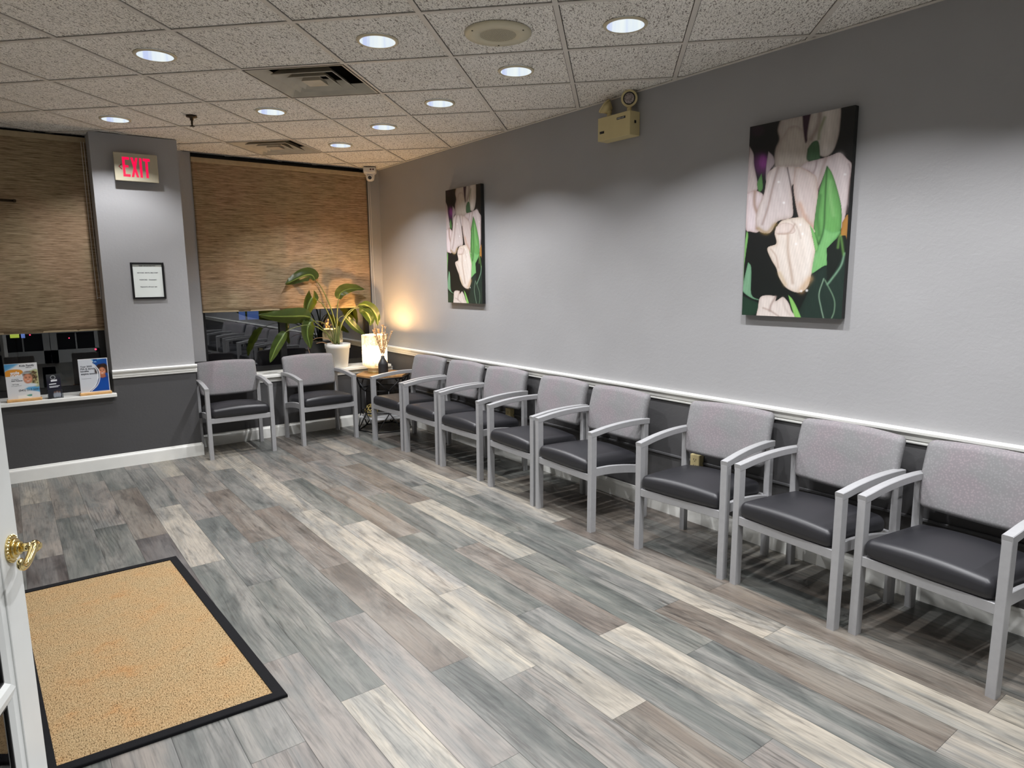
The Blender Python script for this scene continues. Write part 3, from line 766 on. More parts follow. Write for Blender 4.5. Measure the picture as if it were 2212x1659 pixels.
# ================================================================ WALL OBJECTS
# exit sign on the column
t = thing('exit_sign', 'beige exit sign with red EXIT letters and left chevron on the column', 'exit sign', (CX, -2.416, 2.352))
bm = nb(); rbox(bm, (.030, .150, .106), .012, (1, 2, 2), 3, lambda x, y, z: (x+.030, y, z+.106)); link('housing', bm, simple('grey_sign_body', (.085, .085, .09), .5), t)
bm = nb(); rbox(bm, (.006, .157, .110), .006, (1, 2, 2), 3, lambda x, y, z: (x+.064, y, z+.108)); link('face_plate', bm, simple('beige_sign_face', (.46, .42, .31), .35, var=.03), t)
def strokes(polys, mat, name, parent, xf, s, oy, oz):
    for pl in polys:
        b0 = nb(); A = [b0.verts.new((xf, oy + x*s*.83, oz + y*s)) for x, y in pl]; B = [b0.verts.new((xf+.0012, oy + x*s*.83, oz + y*s)) for x, y in pl]
        b0.faces.new(B)
        for k in range(len(pl)): b0.faces.new((A[k], A[(k+1) % len(pl)], B[(k+1) % len(pl)], B[k]))
        link(name, b0, mat, parent)
E_ = [(0, 0), (.40, 0), (.40, .13), (.14, .13), (.14, .47), (.33, .47), (.33, .59), (.14, .59), (.14, .87), (.40, .87), (.40, 1), (0, 1)]
X_ = [(.46, 0), (.60, 0), (.675, .27), (.75, 0), (.89, 0), (.75, .48), (.88, 1), (.745, 1), (.675, .74), (.605, 1), (.47, 1), (.60, .48)]
I_ = [(.96, 0), (1.10, 0), (1.10, 1), (.96, 1)]
T_ = [(1.30, 0), (1.44, 0), (1.44, .86), (1.57, .86), (1.57, 1), (1.17, 1), (1.17, .86), (1.30, .86)]
strokes([E_, X_, I_, T_], M['red_on'], 'letter', t, .0702, .152, -.098, .032)
strokes([[(-.24, .50), (-.07, .64), (-.04, .59), (-.17, .50)], [(-.24, .50), (-.17, .50), (-.03, .38), (-.06, .34)]], M['red_off'], 'chevron', t, .0702, .152, -.098, .032)
# framed notice
t = thing('framed_notice', 'small black framed paper notice hung on the column below the exit sign', 'picture frame', (CX, -2.396, 1.404))
bm = nb()
for lo, hi in (((.0, -.125, 0), (.016, -.109, .302)), ((.0, .109, 0), (.016, .125, .302)), ((.0, -.109, 0), (.016, .109, .016)), ((.0, -.109, .286), (.016, .109, .302))): bx(bm, lo, hi, .002)
link('frame', bm, M['frame_wood'], t)
bm = nb(); bx(bm, (.002, -.110, .015), (.006, .110, .287)); link('paper', bm, M['paper'], t)
for z, s_, sz in ((.272, 'GUEST WIFI INFORMATION', .0098), (.214, 'NETWORK:  DENTAL SMILE GUEST', .0100), (.156, 'PASSWORD:   Cheeseteeth1', .0108), (.098, 'Password is all lower case', .0118)):
    text_mesh('lettering', s_, sz, M['ink'], t, (.0062, 0, z), FX, 'CENTER', bold=.0004)
# outlets on the right wall
def outlet(x, lab):
    t = thing('wall_outlet', lab, 'outlet', (x, 0, .356), 0, 'ivory outlets under the chair rail')
    bm = nb(); bx(bm, (-.035, -.045, 0), (.035, -.002, .098), .003, seg=2); link('outlet_box', bm, M['ivory'], t)
    bm = nb()
    for z in (.028, .068):
        for dx in (-.008, .008): bx(bm, (dx-.0015, -.0458, z-.005), (dx+.0015, -.045, z+.005))
        cyl(bm, (0, -.0450, z-.011), (0, -.0458, z-.011), .003, n=8)
    link('sockets', bm, M['black_plastic'], t)
outlet(4.395, 'ivory wall outlet box seen below the backrest of a chair left of the large picture'); outlet(2.445, 'ivory wall outlet box seen through the arm of a chair, nearer the far corner')

# ---------------------------------------------------------------- printed pictures: raster drawn with numpy, carried by a fine mesh
def inside(poly, X, Y):
    r = np.zeros(X.shape, bool); n = len(poly); j = n-1
    for i in range(n):
        xi, yi = poly[i]; xj, yj = poly[j]
        if yi != yj:
            c = ((yi > Y) != (yj > Y)) & (X < (xj-xi)*(Y-yi)/(yj-yi)+xi); r ^= c
        j = i
    return r
def edist(poly, X, Y, closed=True):
    d = np.full(X.shape, 1e9); n = len(poly)
    for i in range(n if closed else n-1):
        x0, y0 = poly[i]; x1, y1 = poly[(i+1) % n]; L = (x1-x0)**2+(y1-y0)**2+1e-9
        t = np.clip(((X-x0)*(x1-x0)+(Y-y0)*(y1-y0))/L, 0, 1); d = np.minimum(d, np.hypot(X-x0-t*(x1-x0), Y-y0-t*(y1-y0)))
    return d
def smoothp(P, k=5): return [(v.x, v.y) for v in catmull([(x, y, 0) for x, y in P+[P[0]]], k)[:-1]]
def arr(c): return np.array(lin(*c))
def fill(img, X, Y, poly, dark, light, sg, soft=2.0, sm=True, grad=None):
    P = smoothp(poly) if sm else poly
    ins = inside(P, X, Y); d = edist(P, X, Y); sd = np.where(ins, d, -d)
    a = np.clip(sd/soft+.5, 0, 1)[..., None]; s = (1-np.exp(-np.clip(sd, 0, None)/sg))[..., None]
    c = arr(dark)*(1-s)+arr(light)*s
    if grad is not None:
        g = np.clip((Y-grad[0])/(grad[1]-grad[0]), 0, 1)[..., None]; c = c*(1-g)+c*np.array(grad[2])*g
    img[:] = img*(1-a)+c*a
def stroke(img, X, Y, line, col, wd, al=1.0):
    P = [(v.x, v.y) for v in catmull([(x, y, 0) for x, y in line], 6)]
    d = edist(P, X, Y, False); a = (al*np.exp(-(d/wd)**2))[..., None]; img[:] = img*(1-a)+arr(col)*a
def blob(img, X, Y, cx, cy, rx, ry, col, p=2, al=1):
    d = ((X-cx)/rx)**2+((Y-cy)/ry)**2; a = (al*np.exp(-d**p))[..., None]; img[:] = img*(1-a)+arr(col)*a
def image_mesh(name, img, w_, h_):
    """grid of quads in local x (right) and z (up), facing -y; rows of img run top to bottom"""
    ny, nx = img.shape[:2]
    xs = np.linspace(0, w_, nx); zs = np.linspace(h_, 0, ny)
    co = np.zeros((ny, nx, 3)); co[..., 0] = xs[None, :]; co[..., 2] = zs[:, None]
    idx = np.arange(nx*ny).reshape(ny, nx)
    q = np.stack([idx[1:, :-1], idx[1:, 1:], idx[:-1, 1:], idx[:-1, :-1]], -1).reshape(-1, 4)
    me = bpy.data.meshes.new(name); me.from_pydata(co.reshape(-1, 3).tolist(), [], q.tolist())
    ca = me.color_attributes.new('art', 'FLOAT_COLOR', 'POINT')
    ca.data.foreach_set('color', np.concatenate([img, np.ones((ny, nx, 1))], -1).astype(np.float32).ravel())
    return me
def tulips():
    # picture corners as measured on the photo crop: TL, TR, BR, BL -> homography to the unit square
    src = [(210, 208), (950, 66), (842, 1578), (137, 1550)]; nx, ny = 190, 340
    A = []; B = []
    for (x, y), (u, v) in zip([(0, 0), (1, 0), (1, 1), (0, 1)], src):
        A += [[x, y, 1, 0, 0, 0, -u*x, -u*y], [0, 0, 0, x, y, 1, -v*x, -v*y]]; B += [u, v]
    h = np.append(np.linalg.solve(np.array(A, float), np.array(B, float)), 1).reshape(3, 3)
    uu, vv = np.meshgrid(np.linspace(0, 1, nx), np.linspace(0, 1, ny)); W = h[2, 0]*uu+h[2, 1]*vv+1
    X = (h[0, 0]*uu+h[0, 1]*vv+h[0, 2])/W; Y = (h[1, 0]*uu+h[1, 1]*vv+h[1, 2])/W
    img = np.zeros((ny, nx, 3))+arr((13, 13, 13))
    g = np.clip((Y-900)/500, 0, 1)[..., None]; img[:] = img*(1-g*.6)+arr((12, 26, 20))*g*.6
    F = lambda pl, dk, lt, sg, **k: fill(img, X, Y, pl, tuple(d*.55+l*.45 for d, l in zip(dk, lt)), lt, sg*.42, **k); S = lambda *a, **k: stroke(img, X, Y, *a, **k)
    W1 = (205, 190, 184); W0 = (150, 128, 122)
    blob(img, X, Y, 290, 470, 60, 75, (88, 30, 84)); blob(img, X, Y, 300, 455, 30, 45, (130, 50, 125)); blob(img, X, Y, 260, 235, 50, 40, (40, 22, 34))
    F([(430, 150), (510, 135), (590, 130), (600, 230), (632, 360), (612, 470), (500, 520), (390, 500), (385, 380), (415, 300), (405, 230)], (120, 100, 92), (190, 176, 166), 45, soft=14)
    F([(480, 215), (540, 205), (600, 260), (630, 350), (610, 470), (480, 490), (400, 480), (400, 360)], (140, 120, 110), (198, 184, 172), 50, soft=12)
    F([(578, 120), (650, 100), (632, 240), (600, 330), (584, 230)], (50, 22, 38), (52, 22, 40), 20, soft=10)
    F([(645, 95), (740, 60), (840, 60), (838, 220), (818, 320), (780, 400), (720, 425), (640, 370), (612, 300), (620, 210)], (140, 122, 112), (205, 192, 182), 45, soft=10)
    S([(700, 110), (690, 200), (640, 300)], (120, 95, 85), 20, .6); S([(760, 110), (765, 230), (735, 360)], (235, 222, 212), 22, .5)
    F([(612, 370), (650, 320), (690, 320), (700, 420), (690, 450), (610, 450)], (30, 60, 34), (62, 104, 62), 18, soft=8); S([(690, 300), (700, 240), (735, 150)], (110, 120, 70), 12, .6)
    F([(205, 345), (232, 400), (236, 480), (258, 600), (252, 660), (180, 680), (190, 500)], (130, 112, 112), (198, 180, 176), 22, soft=5)
    F([(338, 382), (372, 420), (378, 470), (345, 520), (318, 590), (322, 480)], (130, 112, 116), (178, 160, 162), 18, soft=5)
    F([(288, 535), (296, 640), (270, 668), (256, 610)], (36, 84, 34), (80, 140, 58), 10)
    F([(180, 682), (228, 660), (268, 668), (298, 700), (262, 800), (268, 945), (205, 952), (170, 920)], (150, 118, 108), (226, 208, 208), 30); S([(240, 670), (235, 760), (262, 850), (250, 930)], (150, 112, 84), 14, .7)
    F([(345, 520), (400, 488), (440, 492), (480, 490), (525, 500), (520, 600), (500, 640), (505, 760), (500, 850), (400, 880), (355, 950), (318, 965), (262, 945), (242, 870), (262, 780), (305, 680), (325, 560)], (158, 132, 116), (212, 196, 192), 34)
    S([(405, 500), (370, 620), (330, 780), (290, 900)], (166, 142, 134), 9, .8); S([(440, 500), (430, 580), (410, 700)], (222, 208, 204), 12, .6); S([(470, 500), (492, 620), (505, 700)], (70, 50, 54), 5, .8); S([(380, 500), (345, 600), (300, 740), (265, 860)], (228, 212, 206), 10, .5)
    S([(262, 930), (320, 960), (380, 900)], (160, 130, 70), 14, .6)
    F([(560, 500), (600, 465), (660, 450), (740, 430), (790, 412), (838, 398), (885, 440), (922, 490), (905, 600), (888, 760), (862, 890), (842, 930), (830, 800), (760, 520), (700, 620), (680, 640), (640, 540)], (156, 130, 126), (210, 194, 192), 40)
    S([(675, 455), (668, 500), (652, 540)], (150, 126, 124), 7, .7); S([(740, 440), (700, 560), (682, 650)], (172, 148, 138), 12, .7); S([(840, 420), (860, 560), (868, 760)], (226, 210, 206), 22, .5); S([(900, 480), (912, 560), (880, 820)], (120, 100, 96), 8, .5)
    F([(522, 500), (566, 498), (640, 540), (676, 580), (684, 740), (668, 850), (652, 945), (600, 900), (550, 860), (520, 720), (512, 620)], (168, 132, 112), (210, 192, 186), 32)
    S([(560, 760), (600, 870), (640, 920)], (190, 140, 105), 22, .55); S([(545, 540), (560, 680), (600, 820)], (224, 208, 202), 12, .5)
    F([(852, 890), (892, 838), (886, 990), (866, 1040), (832, 1045)], (110, 72, 28), (176, 124, 58), 16)
    F([(748, 488), (782, 540), (815, 640), (845, 770), (848, 880), (836, 960), (790, 1040), (752, 1075), (742, 1190), (700, 1235), (636, 1255), (650, 1120), (684, 1060), (672, 1010), (652, 940), (668, 800), (686, 690), (715, 590)], (24, 66, 20), (98, 176, 72), 26)
    F([(720, 930), (700, 1010), (676, 1080), (650, 1140), (636, 1250), (742, 1190), (752, 1075), (838, 960), (780, 960)], (80, 160, 76), (120, 196, 100), 30, soft=14)
    S([(748, 500), (735, 700), (722, 930), (690, 1040)], (34, 84, 30), 7, .8); S([(770, 600), (770, 720), (790, 840)], (140, 200, 110), 14, .55); S([(700, 700), (680, 850), (690, 980)], (40, 92, 34), 14, .5)
    F([(636, 1255), (742, 1195), (746, 1300), (800, 1230), (866, 1110), (880, 1300), (870, 1600), (540, 1600), (600, 1400), (616, 1330)], (12, 28, 20), (28, 52, 42), 40)
    F([(742, 1075), (820, 1000), (878, 990), (868, 1110), (800, 1210), (748, 1290)], (10, 22, 16), (16, 28, 22), 20)
    S([(866, 1110), (840, 1200), (770, 1300), (745, 1330)], (120, 170, 130), 7, .8); S([(720, 1290), (686, 1400), (700, 1500), (718, 1580)], (140, 176, 140), 4, .8); S([(728, 1300), (790, 1430), (792, 1520), (770, 1580)], (120, 160, 120), 4, .8)
    S([(860, 1120), (838, 980), (820, 1070)], (110, 170, 60), 8, .6)
    F([(400, 905), (430, 875), (500, 858), (570, 852), (600, 880), (660, 950), (640, 985), (664, 1060), (642, 1190), (632, 1260), (608, 1345), (560, 1385), (510, 1384), (450, 1350), (405, 1280), (386, 1215), (350, 1150), (324, 1070), (388, 1038), (376, 960)], (176, 148, 122), (236, 220, 208), 34)
    F([(386, 920), (440, 890), (505, 905), (518, 960), (440, 975), (384, 965)], (172, 142, 128), (228, 208, 198), 16); S([(470, 975), (470, 1100), (490, 1240), (500, 1320)], (196, 170, 152), 12, .8); S([(500, 880), (540, 930), (560, 1000)], (200, 178, 166), 8, .6)
    S([(520, 900), (480, 960), (400, 970)], (186, 158, 142), 7, .7); S([(350, 1080), (385, 1130), (400, 1210)], (188, 160, 142), 7, .7); S([(600, 1000), (620, 1120), (590, 1260)], (246, 234, 224), 26, .5); S([(560, 1370), (620, 1290)], (206, 164, 118), 22, .6); S([(450, 1330), (410, 1250)], (198, 168, 120), 14, .5)
    F([(624, 905), (656, 960), (682, 1060), (664, 1095), (646, 1010)], (60, 124, 44), (120, 196, 88), 9)
    for dx, dy in ((527, 1042), (573, 970), (558, 905), (408, 600), (443, 748), (873, 552), (600, 1374), (560, 1378)): blob(img, X, Y, dx, dy, 9, 9, (246, 240, 236), 2, .8)
    F([(178, 945), (188, 990), (160, 1180), (152, 1310), (142, 1300), (160, 1080)], (70, 140, 50), (126, 190, 84), 8)
    F([(186, 1170), (208, 1215), (206, 1400), (262, 1440), (210, 1430), (146, 1380), (150, 1320)], (60, 120, 80), (120, 176, 128), 16); F([(140, 1410), (200, 1440), (258, 1470), (250, 1530), (190, 1560), (130, 1560)], (14, 44, 28), (24, 62, 40), 20)
    F([(255, 1480), (266, 1430), (300, 1410), (378, 1416), (380, 1450), (430, 1422), (468, 1460), (490, 1520), (515, 1590), (260, 1590)], (170, 146, 134), (232, 216, 206), 22)
    S([(378, 1420), (345, 1480), (335, 1520)], (172, 146, 136), 8, .8); S([(290, 1500), (340, 1520), (400, 1560)], (176, 150, 138), 7, .7); S([(430, 1430), (445, 1500), (490, 1560)], (206, 186, 176), 9, .6)
    F([(468, 1405), (500, 1440), (535, 1510), (562, 1590), (525, 1590), (490, 1490)], (64, 140, 40), (140, 210, 76), 8)
    rng = np.random.RandomState(4); nz = rng.rand(ny, nx//2+1).repeat(2, 1)[:, :nx]
    for _ in range(3): nz = (nz + np.roll(nz, 1, 0) + np.roll(nz, -1, 0) + np.roll(nz, 2, 0) + np.roll(nz, 1, 1))/5
    img *= (1+ (nz-.5)*.16 + .035*np.sin(X*.32+.06*Y+2*np.sin(Y*.011)) + .03*np.sin(X*.11-.03*Y))[..., None]
    lum = img.mean(-1, keepdims=True); sat = np.where((img[..., 1:2] > img[..., 0:1]*1.15), .74, 1.0)
    return np.clip((lum+(img-lum)*sat)*np.array([.74, .775, .80]), 0, 1)
TUL = tulips()
def canvas(x, lab, first=None):
    if first is not None:
        dup(first, (x, 0, 1.33), 0, lab, group='tulip canvases'); return
    t = thing('tulip_canvas', lab, 'wall art', (x, 0, 1.33), 0, 'tulip canvases')
    me = image_mesh('canvas_print', TUL, .572, 1.02); me.materials.append(M['print'])
    o = bpy.data.objects.new('canvas_print', me); COL.objects.link(o); o.parent = t; o.location = (0, -.0352, 0)
    bm = nb(); bx(bm, (.0, -.035, 0), (.572, -.003, 1.02), .001); link('canvas_edge', bm, simple('dark_canvas_edge', (.012, .013, .012), .6), t)
    return t
cv = canvas(4.678, 'tall canvas print of white tulips, the large near one on the grey wall')
canvas(1.502, 'tall canvas print of white tulips, the far one above the row of chairs', cv)

# ================================================================ BLINDS
def blind(y0, y1, z0, z1, x, lab, folds, chain_y, chain_z, grp='woven roller blinds'):
    t = thing('roller_blind', lab, 'blind', (x, (y0+y1)/2, z0), 0, grp)
    hw = (y1-y0)/2; hh = z1-z0; bm = nb(); ny, nz = 90, 30; rows = []
    for j in range(nz+1):
        z = hh*j/nz; row = []
        for i in range(ny+1):
            y = -hw + 2*hw*i/ny; d = 0
            for (c, wd, amp, sk) in folds:
                d += amp*math.exp(-((y-(c-y0-hw)-sk*(z/hh-.4))/wd)**2)*(.35+.65*math.sin(PI*min(1, z/hh+.15)))
            row.append((d, y, z))
        rows.append(row)
    F_ = [[bm.verts.new((d+.001, y, z)) for d, y, z in r] for r in rows]; B_ = [[bm.verts.new((d-.001, y, z)) for d, y, z in r] for r in rows]
    for j in range(nz):
        for i in range(ny):
            bm.faces.new((F_[j][i], F_[j][i+1], F_[j+1][i+1], F_[j+1][i])); bm.faces.new((B_[j][i], B_[j+1][i], B_[j+1][i+1], B_[j][i+1]))
    for i in range(ny): bm.faces.new((F_[0][i], B_[0][i], B_[0][i+1], F_[0][i+1]))
    for j in range(nz):
        bm.faces.new((F_[j][0], F_[j+1][0], B_[j+1][0], B_[j][0])); bm.faces.new((F_[j][ny], B_[j][ny], B_[j+1][ny], F_[j+1][ny]))
    fab = link('fabric', bm, M['blind'], t, True)
    bm = nb(); bx(bm, (-.006, -hw, hh-.006), (.014, hw, hh+.036), .003); link('top_rail', bm, M['blind_band'], t)
    bm = nb(); bx(bm, (-.004, -hw, -.004), (.004, hw, .012), .002); link('hem_bar', bm, M['blind_band'], t)
    bm = nb(); cy_ = chain_y-(y0+y1)/2; top = hh; bot = chain_z-z0
    pts = [(.022, cy_-.012, top), (.022, cy_-.013, (top+bot)/2), (.024, cy_-.010, bot+.04)] + [(.024, cy_+.014*math.sin(a)*1.0, bot+.016-.016*math.cos(a)) for a in (-.9, -.4, 0, .4, .9)] + [(.024, cy_+.016, bot+.04), (.022, cy_+.010, (top+bot)/2), (.022, cy_+.006, top)]
    tube(bm, catmull(pts, 4), .0022, 6); link('bead_chain', bm, M['white_plastic'], t)
    return t
blind(-1.885, -.152, 1.255, 2.640, WX+.004, 'woven tan roller blind in the window behind the potted plant', [(-1.06, .05, .010, .1), (-.80, .13, .012, .45), (-.42, .16, .010, -.2), (-1.5, .2, .005, 0)], -.128, .97)
blind(-4.28, -2.722, 1.150, 2.668, .335, 'woven tan roller blind in the left window, beside the exit sign column', [(-3.2, .25, .006, .2), (-2.9, .1, .004, 0)], -2.745, 1.42)
t = thing('metal_rod', 'short thin brown metal rod at the left edge before the left blind', 'rod', (.37, -3.24, 2.175))
bm = nb(); cyl(bm, (0, -.75, .012), (0, 0, 0), .010, n=12); link('shaft', bm, M['bronze'], t)
bm = nb(); cyl(bm, (0, -.006, 0), (0, .012, 0), .013, .011, n=14); link('end_cap', bm, M['bronze'], t)

# ================================================================ THINGS ON THE LEFT SILL
def stand_poster(y, x, lab, img, letters, name='acrylic_sign'):
    t = thing(name, lab, 'sign', (x, y, SL), R_(0), 'acrylic sign holders on the sill')
    bm = nb(); bx(bm, (-.030, -.112, 0), (.030, .112, .022), .006, seg=3); link('wood_base', bm, M['wood_stand'], t)
    me = image_mesh('poster', img, .205, .272); me.transform(Matrix(((0, -1, 0, 0), (1, 0, 0, -.1025), (0, 0, 1, .022), (0, 0, 0, 1)))); me.materials.append(M['poster'])
    o = bpy.data.objects.new('poster', me); COL.objects.link(o); o.parent = t; o.location = (.004, 0, 0)
    bm = nb(); bx(bm, (.0, -.103, .022), (.0035, .103, .296)); link('acrylic_sheet', bm, M['white_plastic'], t)
    for (s_, sz, yy, zz, mat, al, bo) in letters: text_mesh('lettering', s_, sz, mat, t, (.0045, yy, zz), FX, al, .0001, bold=bo)
    return t
def face(img, X, Y, cx, cy, r, skin, dk, hair):
    blob(img, X, Y, cx, cy+r*.1, r*.78, r*1.02, dk, 6); blob(img, X, Y, cx, cy+r*.05, r*.72, r*.95, skin, 3)
    for s in (-1, 1):
        blob(img, X, Y, cx+s*r*.30, cy-r*.10, r*.14, r*.07, (40, 24, 20), 2); stroke(img, X, Y, [(cx+s*r*.46, cy-r*.26), (cx+s*r*.3, cy-r*.33), (cx+s*r*.14, cy-r*.27)], hair, r*.05, .8)
        blob(img, X, Y, cx+s*r*.40, cy+r*.25, r*.2, r*.16, tuple(min(255, int(c*1.12)) for c in skin), 1, .7)
    blob(img, X, Y, cx, cy+r*.2, r*.12, r*.09, dk, 1, .8)
    fill(img, X, Y, [(cx-r*.36, cy+r*.42), (cx, cy+r*.46), (cx+r*.36, cy+r*.42), (cx+r*.2, cy+r*.62), (cx, cy+r*.68), (cx-r*.2, cy+r*.62)], (170, 70, 70), (238, 236, 232), r*.05, soft=1)
def poster_left():
    nx, ny = 120, 160; X, Y = np.meshgrid(np.linspace(0, 205, nx), np.linspace(0, 272, ny)); img = np.zeros((ny, nx, 3))+arr((226, 228, 230))
    fill(img, X, Y, [(-20, -20), (110, -20), (70, 16), (30, 40), (-20, 62)], (120, 180, 215), (40, 130, 190), 25, soft=14)
    fill(img, X, Y, [(110, 200), (150, 178), (230, 165), (230, 240), (190, 226), (150, 215)], (120, 180, 215), (60, 150, 205), 18, soft=10)
    fill(img, X, Y, [(150, 60), (205, 55), (215, 160), (190, 190), (150, 150)], (170, 180, 140), (200, 196, 140), 15, soft=10)
    fill(img, X, Y, [(-5, 62), (20, 46), (60, 42), (98, 48), (112, 66), (98, 86), (60, 94), (20, 96), (-5, 92)], (215, 150, 60), (224, 150, 52), 8)
    rng = np.random.RandomState(2)
    for k in range(60):
        a, b_ = rng.uniform(162, 196), rng.uniform(66, 160); blob(img, X, Y, a, b_, 5, 5, (60, 38, 26) if k % 3 else (110, 76, 50), 1, .9)
    blob(img, X, Y, 138, 86, 34, 26, (96, 70, 62), 3)
    face(img, X, Y, 138, 118, 38, (214, 150, 118), (176, 112, 84), (80, 52, 40))
    blob(img, X, Y, 132, 76, 30, 6, (170, 178, 176), 3); blob(img, X, Y, 150, 172, 44, 14, (214, 224, 232), 3)
    for z in (112, 122): pass
    fill(img, X, Y, [(64, 246), (150, 242), (150, 272), (64, 272)], (236, 238, 236), (240, 242, 240), 2, sm=False)
    fill(img, X, Y, [(116, 248), (150, 243), (150, 258), (132, 258)], (90, 170, 110), (110, 150, 190), 6)
    return img
def poster_right():
    nx, ny = 120, 160; X, Y = np.meshgrid(np.linspace(0, 205, nx), np.linspace(0, 272, ny)); img = np.zeros((ny, nx, 3))+arr((206, 210, 216))
    fill(img, X, Y, [(70, -10), (215, -10), (215, 60), (120, 40), (96, 10)], (90, 170, 205), (20, 110, 185), 22, soft=8)
    arc = [(96, 30), (118, 55), (132, 90), (138, 130), (132, 180), (112, 225), (60, 268), (215, 268), (215, 10), (150, 10)]
    fill(img, X, Y, arc, (30, 90, 150), (16, 72, 150), 14, soft=2)
    rng = np.random.RandomState(5)
    for k in range(200):
        q_ = rng.uniform(PI*.85, PI*2.15); r_ = rng.uniform(20, 46); a, b_ = 161+r_*1.0*math.cos(q_), 98+r_*1.05*math.sin(q_)
        blob(img, X, Y, a, b_, 8, 8, (34, 20, 18) if k % 3 else (62, 38, 30), 1, .9)
    fill(img, X, Y, [(146, 128), (176, 128), (182, 160), (142, 160)], (120, 66, 48), (170, 104, 78), 6)
    fill(img, X, Y, [(120, 175), (142, 156), (160, 162), (182, 156), (215, 170), (215, 262), (66, 266), (100, 235)], (16, 60, 140), (8, 76, 165), 20, soft=3)
    face(img, X, Y, 161, 104, 32, (206, 138, 104), (160, 92, 66), (40, 24, 20))
    for dx, c in ((0, (240, 244, 248)), (8, (60, 70, 90)), (13, (240, 244, 248))):
        stroke(img, X, Y, [(104+dx*.6, 50), (124+dx, 95), (128+dx, 130), (124+dx, 175), (102+dx, 222), (60+dx, 262)], c, 3.2, .95)
    fill(img, X, Y, [(106, 2), (132, 2), (132, 34), (106, 34)], (14, 60, 130), (10, 66, 150), 4, sm=False)
    blob(img, X, Y, 119, 22, 8, 4, (90, 170, 220), 3); stroke(img, X, Y, [(110, 28), (128, 28)], (200, 220, 240), 1.5)
    for a, b_ in (((0, 1), (205, 1)), ((203, 0), (203, 270)), ((0, 269), (205, 269))): stroke(img, X, Y, [a, b_], (238, 240, 242), 2.2)
    return img
WI = M['white_plastic']; INK = M['ink']
orange_t = simple('white_letter', (.9, .9, .9), .5)
stand_poster(-3.328, .560, 'upright poster with orange blob and smiling child, leftmost on the left sill', poster_left(), [
    ('Kids Family', .0205, -.010, .270, INK, 'LEFT', .0005), ('DENTAL', .010, .030, .258, INK, 'LEFT', .0002), ('smile', .027, -.070, .216, orange_t, 'LEFT', .0010), ('GOALS', .023, -.072, .196, orange_t, 'LEFT', .0012),
    ('Accepting', .011, -.068, .172, INK, 'LEFT', 0), ('New Patients', .013, -.070, .158, INK, 'LEFT', .0003), ('Call Today', .010, -.068, .132, INK, 'LEFT', .0002), ('for an appointment', .008, -.072, .121, INK, 'LEFT', 0), ('(845) 217-5091', .022, -.032, .078, INK, 'LEFT', .0002)])
stand_poster(-2.853, .560, 'upright blue poster with smiling woman, beside the column on the left sill', poster_right(), [
    ('Your 2025', .0185, -.090, .228, INK, 'LEFT', .0005), ('FSA & dental', .0185, -.091, .209, INK, 'LEFT', .0005), ('benefits', .0185, -.092, .190, INK, 'LEFT', .0005), ('expire soon!', .0205, -.090, .168, INK, 'LEFT', .0006), ('Schedule your visit today', .0065, -.088, .134, INK, 'LEFT', 0)])
# clear card holder with a dark brochure
t = thing('brochure_holder', 'small clear holder with dark brochure between the two posters on the sill', 'holder', (.545, -3.130, SL), R_(8))
bm = nb(); bx(bm, (-.004, -.050, .003), (-.001, .050, .150)); bx(bm, (.024, -.052, 0), (.026, .052, .072)); bx(bm, (-.004, -.052, 0), (.026, .052, .003)); bx(bm, (-.004, -.052, 0), (.026, -.050, .072)); bx(bm, (-.004, .050, 0), (.026, .052, .072))
link('clear_pocket', bm, M['acrylic'], t)
def brochure():
    nx, ny = 60, 120; X, Y = np.meshgrid(np.linspace(0, 94, nx), np.linspace(0, 190, ny)); img = np.zeros((ny, nx, 3))+arr((28, 27, 44))
    g = np.clip((60-Y)/60, 0, 1)[..., None]; img[:] = img*(1-g)+arr((52, 54, 56))*g
    d = np.abs(np.hypot(X-44, Y-26)-15); a = np.exp(-(d/2.2)**2)[..., None]*.8; img[:] = img*(1-a)+arr((190, 194, 196))*a
    for (x0, x1, y, h_) in ((28, 70, 53, 7), (14, 62, 80, 4), (14, 84, 98, 2.4), (16, 74, 106, 2)):
        fill(img, X, Y, [(x0, y-h_), (x1, y-h_-2), (x1, y+h_-2), (x0, y+h_)], (215, 218, 224), (226, 228, 232), 2, soft=1.5, sm=False)
    for cx, cy in ((46, 152), (62, 148), (78, 152)):
        blob(img, X, Y, cx, cy+20, 11, 24, (205, 205, 215), 3); blob(img, X, Y, cx, cy-7, 6, 8, (170, 124, 104), 3); blob(img, X, Y, cx, cy-13, 7, 5, (50, 30, 34), 2)
    return img
me = image_mesh('brochure', brochure(), .094, .188); me.transform(Matrix(((0, -1, 0, 0), (1, 0, 0, -.047), (0, 0, 1, .004), (0, 0, 0, 1)))); me.materials.append(M['poster'])
o = bpy.data.objects.new('brochure', me); COL.objects.link(o); o.parent = t; o.location = (.006, 0, 0)
bm = nb(); bx(bm, (.001, -.047, .004), (.0055, .047, .192)); link('card_back', bm, M['black_plastic'], t)

